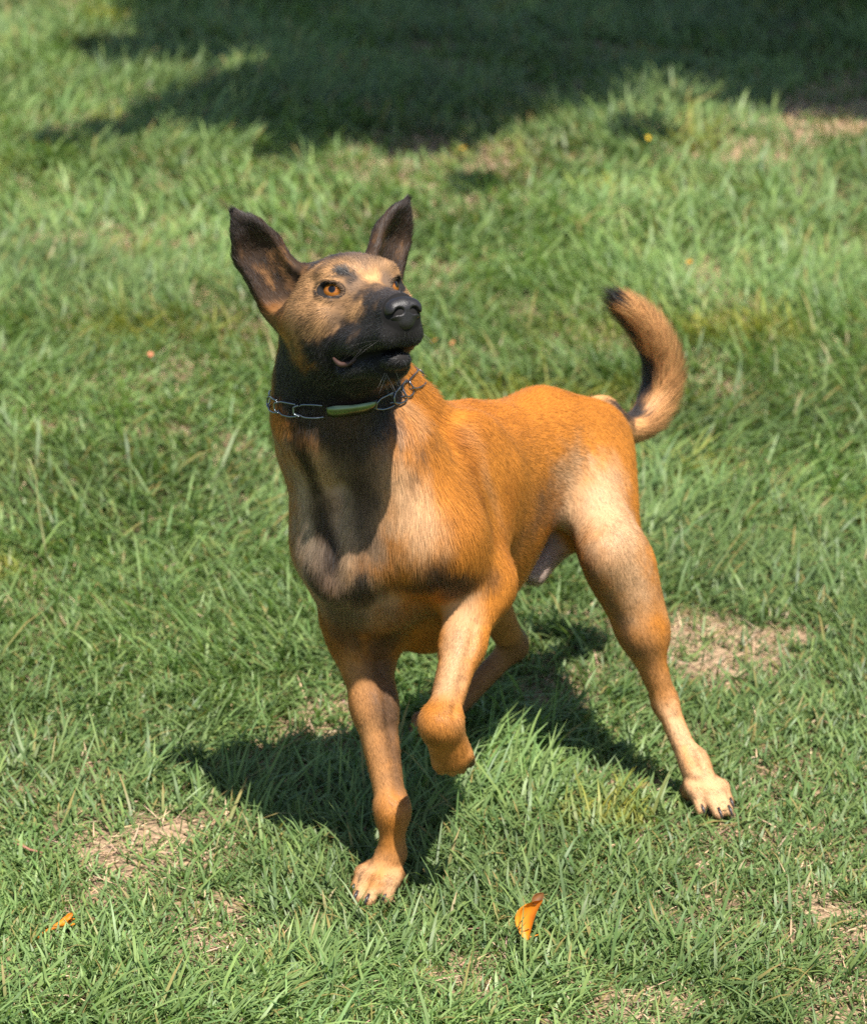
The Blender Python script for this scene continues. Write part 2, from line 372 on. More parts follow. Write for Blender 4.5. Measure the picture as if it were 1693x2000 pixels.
for name in ('torso', 'fl_up', 'fr_up', 'hl_up', 'hr_up', 'fl_lo', 'fr_lo', 'hl_lo', 'hr_lo', 'fl_paw', 'fr_paw', 'hl_paw', 'hr_paw', 'tail', 'head', 'ears'):
    gk, lst = G[name]
    bb = [bbox(q, gk + .012) for q, _ in lst]; lo = np.min([b[0] for b in bb], 0); hi = np.max([b[1] for b in bb], 0)
    gs = sub(lo, hi); fld = np.full(tuple(s.stop - s.start for s in gs), .06, np.float32)
    for q, k in lst:
        q['grp'] = name; PRIMS.append(q); ps = sub(*bbox(q, max(k, gk) + .012))
        ps = tuple(slice(max(a.start, b.start), min(a.stop, b.stop)) for a, b in zip(ps, gs))
        ls = tuple(slice(a.start - b.start, a.stop - b.start) for a, b in zip(ps, gs))
        fld[ls] = smin(fld[ls], np.minimum(sd(q, pts(ps)), .06), k)
    FD[gs] = smin(FD[gs], fld + (SHRINK if name not in ('head', 'ears', 'tail') else 0), gk)
for q, k in cuts:
    ps = sub(*bbox(q, k + .01)); FD[ps] = smax(FD[ps], -sd(q, pts(ps)), k)

def fsample0(p):
    i = [np.clip(np.searchsorted(g, x) - 1, 0, len(g) - 1) for g, x in zip((gx, gy, gz), p.T)]; return FD[i[0], i[1], i[2]]
def hit(u, v):
    d = ray(u, v); Y = np.linspace(2.89, 3.78, 700); P = CC + d * (Y / d[1])[:, None]; f = fsample0(P); i = int(np.argmax(f < 0)); return P[i]
for tr in TEND:                                        # hollows beside the tendons
    H = [hit(*q) for q in tr]
    for a, b in zip(H[:-1], H[1:]):
        q = rc(a, b, .0028, .0028); ps = sub(*bbox(q, .02)); FD[ps] = smax(FD[ps], -sd(q, pts(ps)), .009)
def surface_nets(F, gx, gy, gz):
    ins = F < 0; nx, ny, nz = F.shape
    c = np.zeros((nx - 1, ny - 1, nz - 1), np.uint8)
    for a in (0, 1):
        for b in (0, 1):
            for d in (0, 1): c += ins[a:nx - 1 + a, b:ny - 1 + b, d:nz - 1 + d]
    act = np.argwhere((c > 0) & (c < 8)); idm = np.full(c.shape, -1, np.int32); idm[tuple(act.T)] = np.arange(len(act))
    acc = np.zeros((len(act), 3)); cnt = np.zeros(len(act))
    def X(i, j, k): return np.stack([gx[i], gy[j], gz[k]], -1).astype(float)
    corners = [(a, b, d) for a in (0, 1) for b in (0, 1) for d in (0, 1)]
    for p in corners:
        for ax in range(3):
            if p[ax]: continue
            q = list(p); q[ax] = 1
            A = act + np.array(p); B = act + np.array(q); fa = F[tuple(A.T)]; fb = F[tuple(B.T)]; m = (fa < 0) != (fb < 0)
            t = np.where(m, fa / np.where(m, fa - fb, 1), 0)[:, None]
            acc += np.where(m[:, None], X(*A.T) * (1 - t) + X(*B.T) * t, 0); cnt += m
    V = acc / cnt[:, None]; quads = []
    for ax in range(3):
        u, v = [(1, 2), (2, 0), (0, 1)][ax]
        sl0 = [slice(None)] * 3; sl1 = [slice(None)] * 3; sl0[ax] = slice(0, -1); sl1[ax] = slice(1, None)
        e = np.argwhere(ins[tuple(sl0)] != ins[tuple(sl1)])
        e = e[(e[:, u] > 0) & (e[:, v] > 0) & (e[:, u] < F.shape[u] - 1) & (e[:, v] < F.shape[v] - 1)]
        du = np.zeros(3, int); du[u] = 1; dv = np.zeros(3, int); dv[v] = 1
        q = np.stack([idm[tuple((e - du - dv).T)], idm[tuple((e - dv).T)], idm[tuple(e.T)], idm[tuple((e - du).T)]], 1)
        flip = ~ins[tuple(e.T)]; q[flip] = q[flip][:, ::-1]; quads.append(q)
    return V, np.concatenate(quads)
BV, BQ = surface_nets(FD, gx, gy, gz)
def fsample(p):                                        # field value at points
    o = 0; ii = []; ff = []
    for g, x in zip((gx, gy, gz), p.T):
        i = np.clip(np.searchsorted(g, x) - 1, 0, len(g) - 2); ii.append(i); ff.append(np.clip((x - g[i]) / (g[i + 1] - g[i]), 0, 1))
    for a in (0, 1):
        for b in (0, 1):
            for c in (0, 1):
                w = (ff[0] if a else 1 - ff[0]) * (ff[1] if b else 1 - ff[1]) * (ff[2] if c else 1 - ff[2]); o = o + w * FD[ii[0] + a, ii[1] + b, ii[2] + c]
    return o
# light relaxation takes the voxel steps out
ed = np.concatenate([BQ[:, [0, 1]], BQ[:, [1, 2]], BQ[:, [2, 3]], BQ[:, [3, 0]]]); 
deg = np.bincount(ed.ravel(), minlength=len(BV)).astype(float)
for it in range(3):
    s = np.stack([np.bincount(ed[:, 0], BV[ed[:, 1], i], len(BV)) + np.bincount(ed[:, 1], BV[ed[:, 0], i], len(BV)) for i in range(3)], 1)
    BV = BV * .5 + .5 * s / deg[:, None]
def vnormals(V, Qd):
    fn = np.cross(V[Qd[:, 2]] - V[Qd[:, 0]], V[Qd[:, 3]] - V[Qd[:, 1]]); N = np.zeros_like(V)
    for j in range(4):
        for i in range(3): N[:, i] += np.bincount(Qd[:, j], fn[:, i], len(V))
    return N / (np.linalg.norm(N, axis=1)[:, None] + 1e-12)
BN = vnormals(BV, BQ)

# ------------------------------------------------------------------ coat: which way, how long, which colour
LEN = dict(torso=.0105, fl_up=.009, fr_up=.009, hl_up=.009, hr_up=.009, fl_lo=.0060, fr_lo=.0060, hl_lo=.0060, hr_lo=.0060,
           fl_paw=.0055, fr_paw=.0055, hl_paw=.0055, hr_paw=.0055, tail=.034, head=.0075, ears=.0085)
P32 = BV.astype(np.float32); wsum = np.zeros(len(BV)); FLOW = np.zeros_like(BV); FLEN = np.zeros(len(BV))
for q in PRIMS:
    lo, hi = bbox(q, .05); m = np.all((P32 > lo) & (P32 < hi), 1)
    d = sd(q, P32[m]); w = np.exp(-np.clip(d + .01, -.02, .2) / .009)
    wsum[m] += w; FLOW[m] += w[:, None] * q['flow']; FLEN[m] += w * q.get('len', LEN[q['grp']])
FLEN /= wsum + 1e-9
mzd = ((BV - HT) @ HR.T) / HS                          # head-local coordinates of every point
nearhead = sstep(.16, .11, np.linalg.norm((mzd - [-.02, 0, -.02]), axis=1))
muz = nearhead * sstep(-.0, .05, mzd[:, 0]); FLEN = FLEN * (1 - .25 * muz)
ruff = sstep(.12, .03, np.abs(sd(rc(NK2, bp(-.14, 0, .43), .07, .09), P32))) * (1 - nearhead)
FLEN = FLEN * (1 + .55 * ruff)
FLOW = FLOW - BN * (FLOW * BN).sum(1)[:, None]; FLOW /= np.linalg.norm(FLOW, axis=1)[:, None] + 1e-9

OR_, FLK, CRM, BEI, BRN, BLK, TAN = map(np.array, ((.55, .202, .030), (.50, .160, .018), (.64, .385, .205), (.50, .375, .265), (.11, .062, .034), (.016, .0145, .0145), (.46, .225, .088)))
PC = np.tile(OR_, (len(BV), 1)).astype(float)
nz = vnoise3(BV * 60, 1) - .5; nz2 = vnoise3(BV * 160, 2) - .5; nzb = vnoise3(BV * 18, 3) - .5
def paint(q, colr, soft=.02, amt=1.0, rag=.012):
    lo, hi = bbox(q, soft + .05); m = np.all((P32 > lo) & (P32 < hi), 1)
    d = sd(q, P32[m]) + rag * (nz[m] + .6 * nz2[m]); k = (amt * sstep(soft * .5, -soft * .5, d))[:, None]
    PC[m] = PC[m] * (1 - k) + np.asarray(colr) * k
def hpaint(c, rad, colr, soft=.012, amt=1.0, rag=.008): paint(hel(c, rad), colr, soft, amt, rag)
PC *= (1 + .25 * nzb)[:, None]
def sp(u, v, fb=3.1):                                  # the point of the dog's surface seen at a photo pixel
    d = ray(u, v); Y = np.linspace(2.89, 3.78, 700); P = CC + d * (Y / d[1])[:, None]
    m = (P[:, 2] > 0) & (P[:, 0] > gx[0]) & (P[:, 0] < gx[-1]) & (P[:, 2] < gz[-1]); f = np.where(m, fsample(P), 1.0); i = np.argmax(f < 0)
    return P[i] if f[i] < 0 else at(u, v, fb)
def stroke(pts_, r, colr, soft=.02, amt=.8, rag=.014):
    S = [sp(u, v) for u, v in pts_]; r = np.linspace(r[0], r[1], len(S)) if np.ndim(r) else np.full(len(S), r)
    for i in range(max(len(S) - 1, 1)): paint(rc(S[i], S[min(i + 1, len(S) - 1)] + 1e-5, r[i], r[min(i + 1, len(S) - 1)]), colr, soft, amt, rag)
# trunk
paint(rc(bp(.0, 0, .60), bp(.36, 0, .56), .09, .09), FLK, .12, .6)
stroke([(1118, 910), (1060, 985), (1005, 1070)], (.018, .018), BRN * 1.3, .05, .5, .03)        # dark brown band before the thigh
paint(rc(bp(.10, .0, .26), bp(.36, .0, .30), .045, .05), CRM, .05, .8)                          # belly
paint(rc(bp(.32, .016, .325), bp(.230, .016, .283), .029, .025), (.66, .50, .43), .016, .95)
paint(el(bp(.212, .016, .272), (.010, .010, .010)), BRN, .012, .9)
# breast: beige, dark hair in the furrows; sunlit patches and head shadow painted in
paint(rc(bp(-.16, -.012, .56), bp(-.16, -.006, .40), .074, .064), BEI, .06, .95, .03)
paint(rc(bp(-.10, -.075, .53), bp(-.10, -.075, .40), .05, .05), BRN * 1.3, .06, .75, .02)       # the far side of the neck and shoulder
stroke([(780, 930), (790, 990), (825, 1060)], (.020, .026), CRM * 1.1, .05, .75, .024)
stroke([(612, 880), (650, 980)], (.018, .022), CRM * .9, .04, .75, .022)  # cream hair, brightened as the sunlit patch beside the head's shadow
stroke([(665, 1030), (690, 1115)], (.012, .016), CRM * .8, .035, .65, .024)
stroke([(690, 850), (705, 950), (718, 1070)], (.034, .010), BRN * .62, .04, .75, .02)  # dark centre painted along the shadow the head casts
stroke([(585, 830), (595, 900), (625, 990), (655, 1085)], (.012, .011), BRN * .32, .020, .95, .010)   # dark furrow
stroke([(650, 1090), (622, 1135)], (.012, .022), BLK * 2.6, .04, .75, .024)
stroke([(708, 1105), (697, 1165)], (.008, .014), BLK * 2.5, .020, .9, .010)
stroke([(720, 1150), (850, 1135)], .010, BRN * .5, .02, .8, .012)  # shade under the overhanging chest edge, painted brown
stroke([(852, 1105), (905, 1152)], (.018, .018), BRN * .38, .03, .9, .014)
stroke([(750, 1195), (850, 1195)], .026, TAN * .85, .04, .6)
stroke([(635, 1150), (675, 1235)], (.034, .028), BRN * .9, .05, .75, .02)                        # upper part of the far foreleg
# shoulder and ribs: shade of the skin folds painted as dark creases, pale ridge
stroke([(842, 835), (825, 880), (803, 930)], (.005, .004), BRN * .9, .014, .65, .014)
stroke([(880, 840), (930, 960), (960, 1040)], (.009, .008), FLK * .55, .024, .7, .012)
stroke([(905, 835), (945, 930), (985, 1030)], (.009, .010), CRM * .8, .026, .2, .014)
stroke([(1000, 960), (985, 1070)], (.016, .018), FLK * .5, .04, .6, .02)
stroke([(905, 1128), (965, 1125)], (.010, .010), BRN * 1.1, .024, .6, .012)  # shade in the elbow crease, painted as a brown stroke
# legs
legm = (.65 * sstep(.34, .26, BV[:, 2]) * (FLEN < .0088))[:, None]; PC = PC * (1 - legm) + TAN * 1.02 * (1 + .4 * nz[:, None] + .3 * nzb[:, None]) * legm
stroke([(905, 1190), (870, 1330)], (.022, .018), CRM * .85, .035, .8)
stroke([(965, 1190), (925, 1330), (900, 1390)], (.010, .008), OR_ * .9, .022, .7)
stroke([(748, 1255), (760, 1400), (780, 1540)], (.026, .012), BRN * .95, .03, .8, .016)  # brown inner side, widened to paint the shadow cast by chest and lifted leg
stroke([(660, 1290), (690, 1390), (722, 1500)], (.008, .006), OR_ * .8, .02, .7, .012)  # shading put in as colour: darker outer edge of the standing foreleg
stroke([(745, 1585), (780, 1600)], .008, OR_ * .55, .016, .6, .01)
stroke([(850, 1385), (875, 1395)], .008, OR_ * .6, .016, .5, .01)
stroke([(850, 1300), (833, 1385)], (.006, .006), OR_, .016, .6, .01)
stroke([(680, 1290), (715, 1430), (745, 1540)], (.014, .012), TAN * 1.15, .03, .6)  # paler front ridge, the other half of the leg's painted shading
stroke([(765, 1570), (760, 1640)], .014, OR_ * .95, .03, .6)
stroke([(855, 1420), (880, 1480)], (.022, .024), OR_ * .85, .03, .7)
stroke([(1120, 960), (1170, 1000), (1205, 1110)], (.040, .034), CRM * .9, .08, .8, .04)              # pale thigh
stroke([(1195, 930), (1215, 1030), (1235, 1180)], (.030, .022), CRM * .95, .06, .75, .03)
stroke([(1100, 1000), (1130, 1030)], (.014, .014), CRM * 1.12, .03, .8)
stroke([(1262, 960), (1277, 1080), (1290, 1220), (1298, 1290)], (.014, .012), OR_, .03, .8)
stroke([(1150, 1090), (1195, 1180), (1240, 1270)], (.009, .009), BRN * 1.5, .02, .6)
stroke([(1262, 1260), (1275, 1300)], .012, TAN * .7, .03, .5)
stroke([(1310, 1390), (1345, 1480)], (.014, .022), CRM * 1.05, .03, .85)
stroke([(1335, 1465), (1378, 1535)], (.008, .012), OR_ * 1.1, .018, .55)
stroke([(1385, 1555)], .045, CRM * 1.05, .03, .8)
stroke([(728, 1742)], .040, CRM * .95, .03, .75)
stroke([(745, 1700), (730, 1722)], (.010, .010), OR_, .02, .6)
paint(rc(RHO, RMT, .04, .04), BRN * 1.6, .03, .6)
stroke([(905, 1512), (922, 1488)], (.007, .008), BRN * .6, .014, .9, .008)
# tail
for i in range(28): paint(rc(TP[i], TP[i + 1], TRD[i] + .02, TRD[i + 1] + .02), TAN * (1.65 + .2 * (i / 28)), .01, .95, .0)
for i in range(28):
    t3 = unit(TP[i + 1] - TP[i]); inn = np.cross(t3, np.array([0, -1.0, 0])); inn = inn if inn @ (at(1200, 720, 3.66) - TP[i]) > 0 else -inn
    off = unit(unit(inn) + np.array([0, -.38, 0])) * (TRD[i] * .95)
    paint(rc(TP[i] + off, TP[i + 1] + off, .0095 if i < 18 else .005, .0095 if i < 18 else .005), BLK * 2, .014, .95, .014)
paint(el(TP[1] + np.array([-.006, -.01, .018]), (.03, .03, .014)), BLK * 2, .014, .9, .012)
paint(el(TP[28] + np.array([-.004, 0, .004]), (.022, .022, .015)), BLK, .014, 1, .012)
# neck: black above the collar, greying below it
paint(rc(hp(-.05, 0, -.10), at(655, 735, 3.06), .075, .072), BLK * 1.5, .03, 1.0, .015)
paint(rc(at(545, 720, 3.12), at(545, 800, 3.12), .022, .022), BRN * .8, .03, .7, .02)
paint(rc(at(640, 800, 3.03), at(700, 840, 3.01), .02, .03), BRN, .05, .7, .02)
paint(rc(hp(-.12, .05, -.03), at(838, 800, 3.20), .035, .035), OR_ * .95, .03, .9, .015)
paint(rc(hp(-.12, .055, -.06), at(795, 790, 3.08), .018, .02), TAN, .03, .8, .015)
# head
def hloc(u, v): return ((sp(u, v) - HT) @ HR.T) / HS
hd = nearhead * (mzd[:, 0] > -.14) * (np.abs(fsample(BV)) < 1)
hb = sstep(.010, -.010, sd(hel((-.020, 0, -.02), (.115, .078, .068)), P32)); PC = PC * (1 - hb[:, None]) + np.array([.43, .235, .105]) * (1 + .5 * nzb[:, None] + .9 * nz[:, None] + .5 * nz2[:, None]) * hb[:, None]
hpaint((-.045, 0, .045), (.06, .05, .015), TAN * .8, .02, .5)
hpaint((.004, 0, -.018), (.036, .05, .024), (.13, .080, .050), .034, .6, .016)
hpaint((-.015, .006, .032), (.045, .038, .020), (.17, .115, .075), .030, .6, .024)
hpaint((-.060, 0, .046), (.055, .040, .018), BLK * 2, .020, .95, .016)
for s in S2: hpaint((-.070, .030 * s, .034), (.03, .012, .014), BLK * 3, .018, .7, .016)                                  # dark crown
hpaint((-.012, 0, .030), (.035, .010, .018), (.22, .15, .11), .018, .6)
for s in S2:
    hpaint((-.055, .05 * s, -.104), (.05, .035, .022), BLK, .02, .95)                           # under the cheek
    hpaint((-.104, .062 * s, -.045), (.018, .03, .07), BLK * 1.3, .014, .95)                      # behind the cheek
    hpaint((.004, .038 * s, -.002), (.021, .012, .0085), BLK * 2.6, .010, .85, .006)               # round the eye
    hpaint((-.022, .046 * s, -.009), (.010, .010, .0055), BLK * 1.5, .008, .9, .006)              # tear of dark behind it
    hpaint((.006, .032 * s, -.034), (.020, .02, .012), (.11, .075, .05), .018, .7, .012)
    hpaint((.014, .018 * s, .000), (.014, .010, .010), (.17, .125, .10), .016, .6)
    hpaint((-.055, .062 * s, -.055), (.006, .012, .007), BLK * 2, .008, .7)
hpaint(tuple(hloc(670, 528)), (.010, .0095, .0066), BLK, .006, 1.0, .010); hpaint(tuple(hloc(684, 542)), (.008, .006, .006), BLK * 2, .006, .8, .006)                   # black spot over the eye
hpaint((.098, 0, -.058), (.081, .07, .058), BLK * 1.5, .034, 1.0, .032)                           # the mask
hpaint((.060, 0, -.02), (.052, .020, .018), (.050, .042, .040), .024, .8)
hpaint((.03, 0, -.090), (.075, .07, .022), BLK * 1.1, .014, 1.0, .008)
for s in S2: hpaint((.002, .042 * s, -.066), (.056, .03, .030), BLK * 1.2, .024, 1.0, .030)
# ears
for s, base, mid, tip in ((-1, hat(547, 560, -.085), hat(505, 492, -.085), hat(461, 420, -.075)), (1, hat(747, 530, -.085), hat(764, 468, -.085), hat(792, 398, -.075))):
    m_ = (mzd[:, 0] < -.03) & (mzd[:, 2] > -.03)
    paint(rc(hp(*(base + (tip - base) * .25)), hp(*tip), .040 * HS, .02), (.050, .034, .026), .012, .95, .006)
    paint(rc(hp(*mid), hp(*tip), .05, .03), BLK * 1.8, .03, .75, .01)
    paint(rc(hp(*base), hp(*(base + (tip - base) * .35)), .045, .04), BRN * .45, .02, .75)
    o = np.array((0, -.5, 0)) if s < 0 else np.array((0, .4, 0))
    lat = np.array((0, s * 1.0, 0)) - unit(tip - base) * (np.array((0, s * 1.0, 0)) @ unit(tip - base))
    a_ = base + (tip - base) * .50 + lat * .012; b_ = base + (tip - base) * .12 + lat * .014
    paint(rc(hp(*(a_ + [.004, 0, 0])), hp(*(b_ + [.006, 0, 0])), .006, .010), TAN * .95, .012, .75, .022)
    c_ = base + (tip - base) * .38 - lat * .016
    paint(rc(hp(*(c_ + [.004, 0, 0])), hp(*(base - lat * .018)), .005, .008), TAN * .7, .012, .55, .022)
    paint(el(hp(*(base - unit(tip - base) * .022 + lat * .018)), (.014, .014, .012)), TAN * .8, .016, .6, .015)
# bare skin: lids, lips, nose seat
BARE = np.zeros(len(BV), bool)
for c, g, s in EYE:
    e = sd(el(hp(*(c + g * .010)), np.array((.016, .0150, .0088)) * HS, gaze_frame(g, s, .22 * s) @ HR), P32); BARE |= e < 0
    PC[e < .0015] = BLK * 1.2
ns = sd(hel((.098, 0, -.039), (.015, .020, .018)), P32); BARE |= ns < .001; PC[ns < .003] = BLK
mo = (mzd[:, 0] > .0) & (mzd[:, 0] < .095) & (np.abs(mzd[:, 2] + .0755) < .0035) & (np.abs(mzd[:, 1]) < .045) & (nearhead > .5)
BARE |= mo; PC[mo] = BLK * .8
PC = np.clip(PC, .006, .9)

dog = tag(empty('dog', tuple(bp(.1, 0, 0))), 'tan shepherd dog with black mask, one forepaw lifted, looking up', 'dog')
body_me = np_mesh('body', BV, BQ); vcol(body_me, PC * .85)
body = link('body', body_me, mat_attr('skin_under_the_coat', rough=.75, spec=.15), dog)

def curves_obj(name, root, pts_, rad, colr, nrm, material, parent):
    n, k = pts_.shape[:2]; hc = bpy.data.hair_curves.new(name); hc.add_curves([k] * n)
    hc.attributes['position'].data.foreach_set('vector', pts_.astype(np.float32).ravel())
    ra = hc.attributes.get('radius') or hc.attributes.new('radius', 'FLOAT', 'POINT'); ra.data.foreach_set('value', np.tile(np.asarray(rad, np.float32), n) if np.ndim(rad) == 1 else rad.astype(np.float32).ravel())
    ca = hc.attributes.new('col', 'FLOAT_COLOR', 'CURVE'); cc = np.ones((n, 4), np.float32); cc[:, :3] = colr; ca.data.foreach_set('color', cc.ravel())
    na = hc.attributes.new('nrm', 'FLOAT_VECTOR', 'CURVE'); na.data.foreach_set('vector', nrm.astype(np.float32).ravel())
    o = bpy.data.objects.new(name, hc); COL.objects.link(o); hc.materials.append(material)
    if parent is not None: o.parent = parent; o.matrix_parent_inverse = Matrix.Translation(-Vector(parent.location))
    return o
if True:
    NF = 760000
    qa = np.linalg.norm(np.cross(BV[BQ[:, 2]] - BV[BQ[:, 0]], BV[BQ[:, 3]] - BV[BQ[:, 1]]), axis=1) * .5
    fl_ = FLEN[BQ[:, 0]]; dens = qa * (.008 / np.clip(fl_, .004, .03)) ** .7
    dens *= np.where(nearhead[BQ[:, 0]] > .3, 1.6, 1.0); dens[BARE[BQ].any(1)] = 0
    pick = RNG.choice(len(BQ), NF, p=dens / dens.sum()); uv = RNG.random((NF, 2)); Qk = BQ[pick]
    w4 = np.stack([(1 - uv[:, 0]) * (1 - uv[:, 1]), uv[:, 0] * (1 - uv[:, 1]), uv[:, 0] * uv[:, 1], (1 - uv[:, 0]) * uv[:, 1]], 1)
    def lerp(A): return np.einsum('nk,nk...->n...', w4, A[Qk])
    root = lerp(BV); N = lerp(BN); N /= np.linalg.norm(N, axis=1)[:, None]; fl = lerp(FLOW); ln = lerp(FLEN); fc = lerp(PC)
    # clumps: neighbouring hairs bend together
    jit = np.stack([vnoise3(root * 130, 11), vnoise3(root * 130, 12), vnoise3(root * 130, 13)], 1) - .5
    jit2 = np.stack([vnoise3(root * 35, 14), vnoise3(root * 35, 15), vnoise3(root * 35, 16)], 1) - .5
    fl = fl + jit * .38 + jit2 * .32 + RNG.normal(0, .09, (NF, 3)); fl -= N * (fl * N).sum(1)[:, None]; fl /= np.linalg.norm(fl, axis=1)[:, None] + 1e-9
    legh = sstep(.0095, .0070, ln) * (root[:, 2] < .42); lift = np.radians(RNG.normal(11, 4, NF)) + np.radians(5) * legh + np.radians(22) * (RNG.random(NF) < .03) + np.radians(17) * sstep(.018, .028, ln); ln = ln * RNG.uniform(.75, 1.35, NF)
    dr = fl * np.cos(lift)[:, None] + N * np.sin(lift)[:, None]
    tt = np.array([0, .34, .68, 1.0]); pp = np.empty((NF, 4, 3))
    for k, t in enumerate(tt): pp[:, k] = root - N * .0008 + (ln * t)[:, None] * (dr * (1 - .3 * t) + (fl * .95 - N * .05) * .3 * t)
    cl = 1 + .26 * (vnoise3(root * 140, 51) - .5) + .28 * (vnoise3(root * 45, 52) - .5)
    hdh = lerp(nearhead); var = (1 + RNG.normal(0, 1, NF) * (.19 + .10 * legh + .14 * hdh)) * (cl + legh * .30 * (vnoise3(root * 90, 53) - .5)); dark = RNG.random(NF) < .045; fc = fc * np.clip(var, .45, 1.7)[:, None]; fc[dark] *= .55
    lum = fc.mean(1); mz_ = ((root - HT) @ HR.T) / HS; onm = (mz_[:, 0] > .02) & (np.linalg.norm(mz_ - [.05, 0, -.05], axis=1) < .09); grey = (RNG.random(NF) < np.where(onm, .38, .2)) & (lum < .05); fc[grey] += RNG.uniform(.01, .085, (int(grey.sum()), 1))
    rr = np.array([.00024, .00024, .00017, .00004])
    m_hair = mat_attr('coat_hair', rough=.48, spec=.35, normal_attr='nrm'); m_hair.node_tree.nodes['Principled BSDF'].inputs['Alpha'].default_value = .58   # fine hair lets part of the light through
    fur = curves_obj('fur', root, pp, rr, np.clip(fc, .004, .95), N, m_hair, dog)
    fur['kind'] = 'stuff'

# ------------------------------------------------------------------ eyes, nose, lip, claws, whiskers
def eye_mesh(name, c, g, r):
    nl, na = 40, 40; V = []; Fq = []; Cl = []
    y = unit(np.cross((0, 0, 1.0), g)); z = np.cross(g, y)
    for i in range(nl + 1):
        th = math.pi * i / nl; bul = 1 + .06 * max(0, math.cos(th) - .75) / .25
        for j in range(na):
            a = 2 * math.pi * j / na; V.append(c + r * bul * (g * math.cos(th) + (y * math.cos(a) + z * math.sin(a)) * math.sin(th)))
            n = random.uniform(.8, 1.2)
            Cl.append((.004, .003, .003) if th < .30 else ((.34 * n, .115 * n, .014 * n) if th < .72 else ((.10, .035, .01) if th < .80 else (.02, .015, .012))))
    for i in range(nl):
        for j in range(na): k = (j + 1) % na; Fq.append((i * na + j, i * na + k, (i + 1) * na + k, (i + 1) * na + j))
    me = py_mesh(name, V, Fq); vcol(me, np.array(Cl)); return me
m_eye = mat_attr('wet_eye', rough=.06, spec=.6)
for c, g, s in EYE:
    ga = unit((g + np.array((0, .05, .06))) @ HR)
    e = link('eye', eye_mesh('eye', hp(*(c - g * .0058)), ga, .0142 * HS), m_eye, dog)
ax_ = [np.arange(c - .034, c + .034, .0009).astype(np.float32) for c in hp(.098, 0, -.042)]
NP = np.stack(np.meshgrid(*ax_, indexing='ij'), -1)
nf = smin(sd(hel((.0970, 0, -.0358), (.0126, .0182, .0128)), NP), sd(hel((.0960, 0, -.049), (.0105, .0120, .0100)), NP), .008)
for s in S2:
    nf = smin(nf, sd(hel((.098, .0115 * s, -.0375), (.010, .0082, .0095)), NP), .006)
    nf = smax(nf, -sd(hel((.1105, .0085 * s, -.0395), (.0085, .0052, .0042)), NP), .002)
    nf = smax(nf, -sd(hrc((.108, .0110 * s, -.0405), (.095, .0205 * s, -.0445), .0022, .0018), NP), .002)
nf = smax(nf, -sd(hrc((.111, 0, -.041), (.107, 0, -.062), .0012, .0014), NP), .003)
nv, nq = surface_nets(nf, *ax_)
link('nose', np_mesh('nose', nv, nq), mat('wet_nose_leather', (.012, .011, .012), .42, .5, noise=(900, (.019, .017, .018), .25)), dog)
lipp = [hat(651, 699, .005), hat(658, 707, .009), hat(668, 712, .013), hat(686, 708, .020), hat(703, 694, .027)]
lp = np.array([hp(*p) for p in lipp]); lp = crom(lp, 17)
v, f = tube(lp, .0024 * np.sin(np.linspace(.25, math.pi - .25, 17)) + .0008, 8)
link('inner_lip', py_mesh('inner_lip', v, f), mat('pink_brown_lip', (.060, .030, .022), .5, .35, noise=(120, (.04, .02, .016), .1)), dog)
m_claw = mat('dark_claw', (.035, .030, .030), .35, .5)
for p, d, k in CLAWS:
    path = [p - d * .006, p + d * .001 * k, p + d * .005 * k - ZZ * .002, p + d * .0075 * k - ZZ * .004]
    path = [np.array([q[0], q[1], max(q[2], .002)]) for q in path]
    v, f = tube(path, np.array([.0026, .0022, .0014, .0005]) * k, 7); link('claw', py_mesh('claw', v, f), m_claw, dog)
for q, _ in toesL:
    e = q['p1']; d = unit(q['p1'] - q['p0']); path = [e + d * .006, e + d * .012 + np.array([0, .003, -.002]), e + d * .016 + np.array([0, .006, -.003])]
    v, f = tube(path, np.array([.0034, .0026, .0007]), 7); link('claw', py_mesh('claw', v, f), m_claw, dog)
if True:
    wk = []; wr = []
    for s in S2:
        for i in range(5):
            f_, u_ = random.uniform(.045, .085), random.uniform(-.066, -.045); p = np.array((f_, s * .021, u_)); L_ = random.uniform(.028, .055)
            d = unit((random.uniform(-.5, .3), s * random.uniform(.6, 1.2), random.uniform(-.9, .1)))
            wk.append([hp(*(p + d * L_ * t + np.array((-.012, 0, -.008)) * t * t)) for t in np.linspace(0, 1, 5)])
    for i in range(14):
        p = np.array((random.uniform(.03, .07), random.uniform(-.016, .016), -.097)); L_ = random.uniform(.012, .030); d = unit((random.uniform(-.8, .2), random.uniform(-.7, .7), -1))
        wk.append([hp(*(p + d * L_ * t)) for t in np.linspace(0, 1, 5)])
    wk = np.array(wk); wc = np.where((RNG.random(len(wk)) < .35)[:, None] & (np.arange(len(wk)) >= 5)[:, None], np.array([[.30, .28, .27]]), np.array([[.03, .028, .028]]))
    curves_obj('whiskers', None, wk, np.array([.00016, .00015, .00012, .00008, .00003]), wc, np.tile(np.array([0, -1., .3]), (len(wk), 1)), mat_attr('whisker_hair', rough=.4, spec=.4), dog)

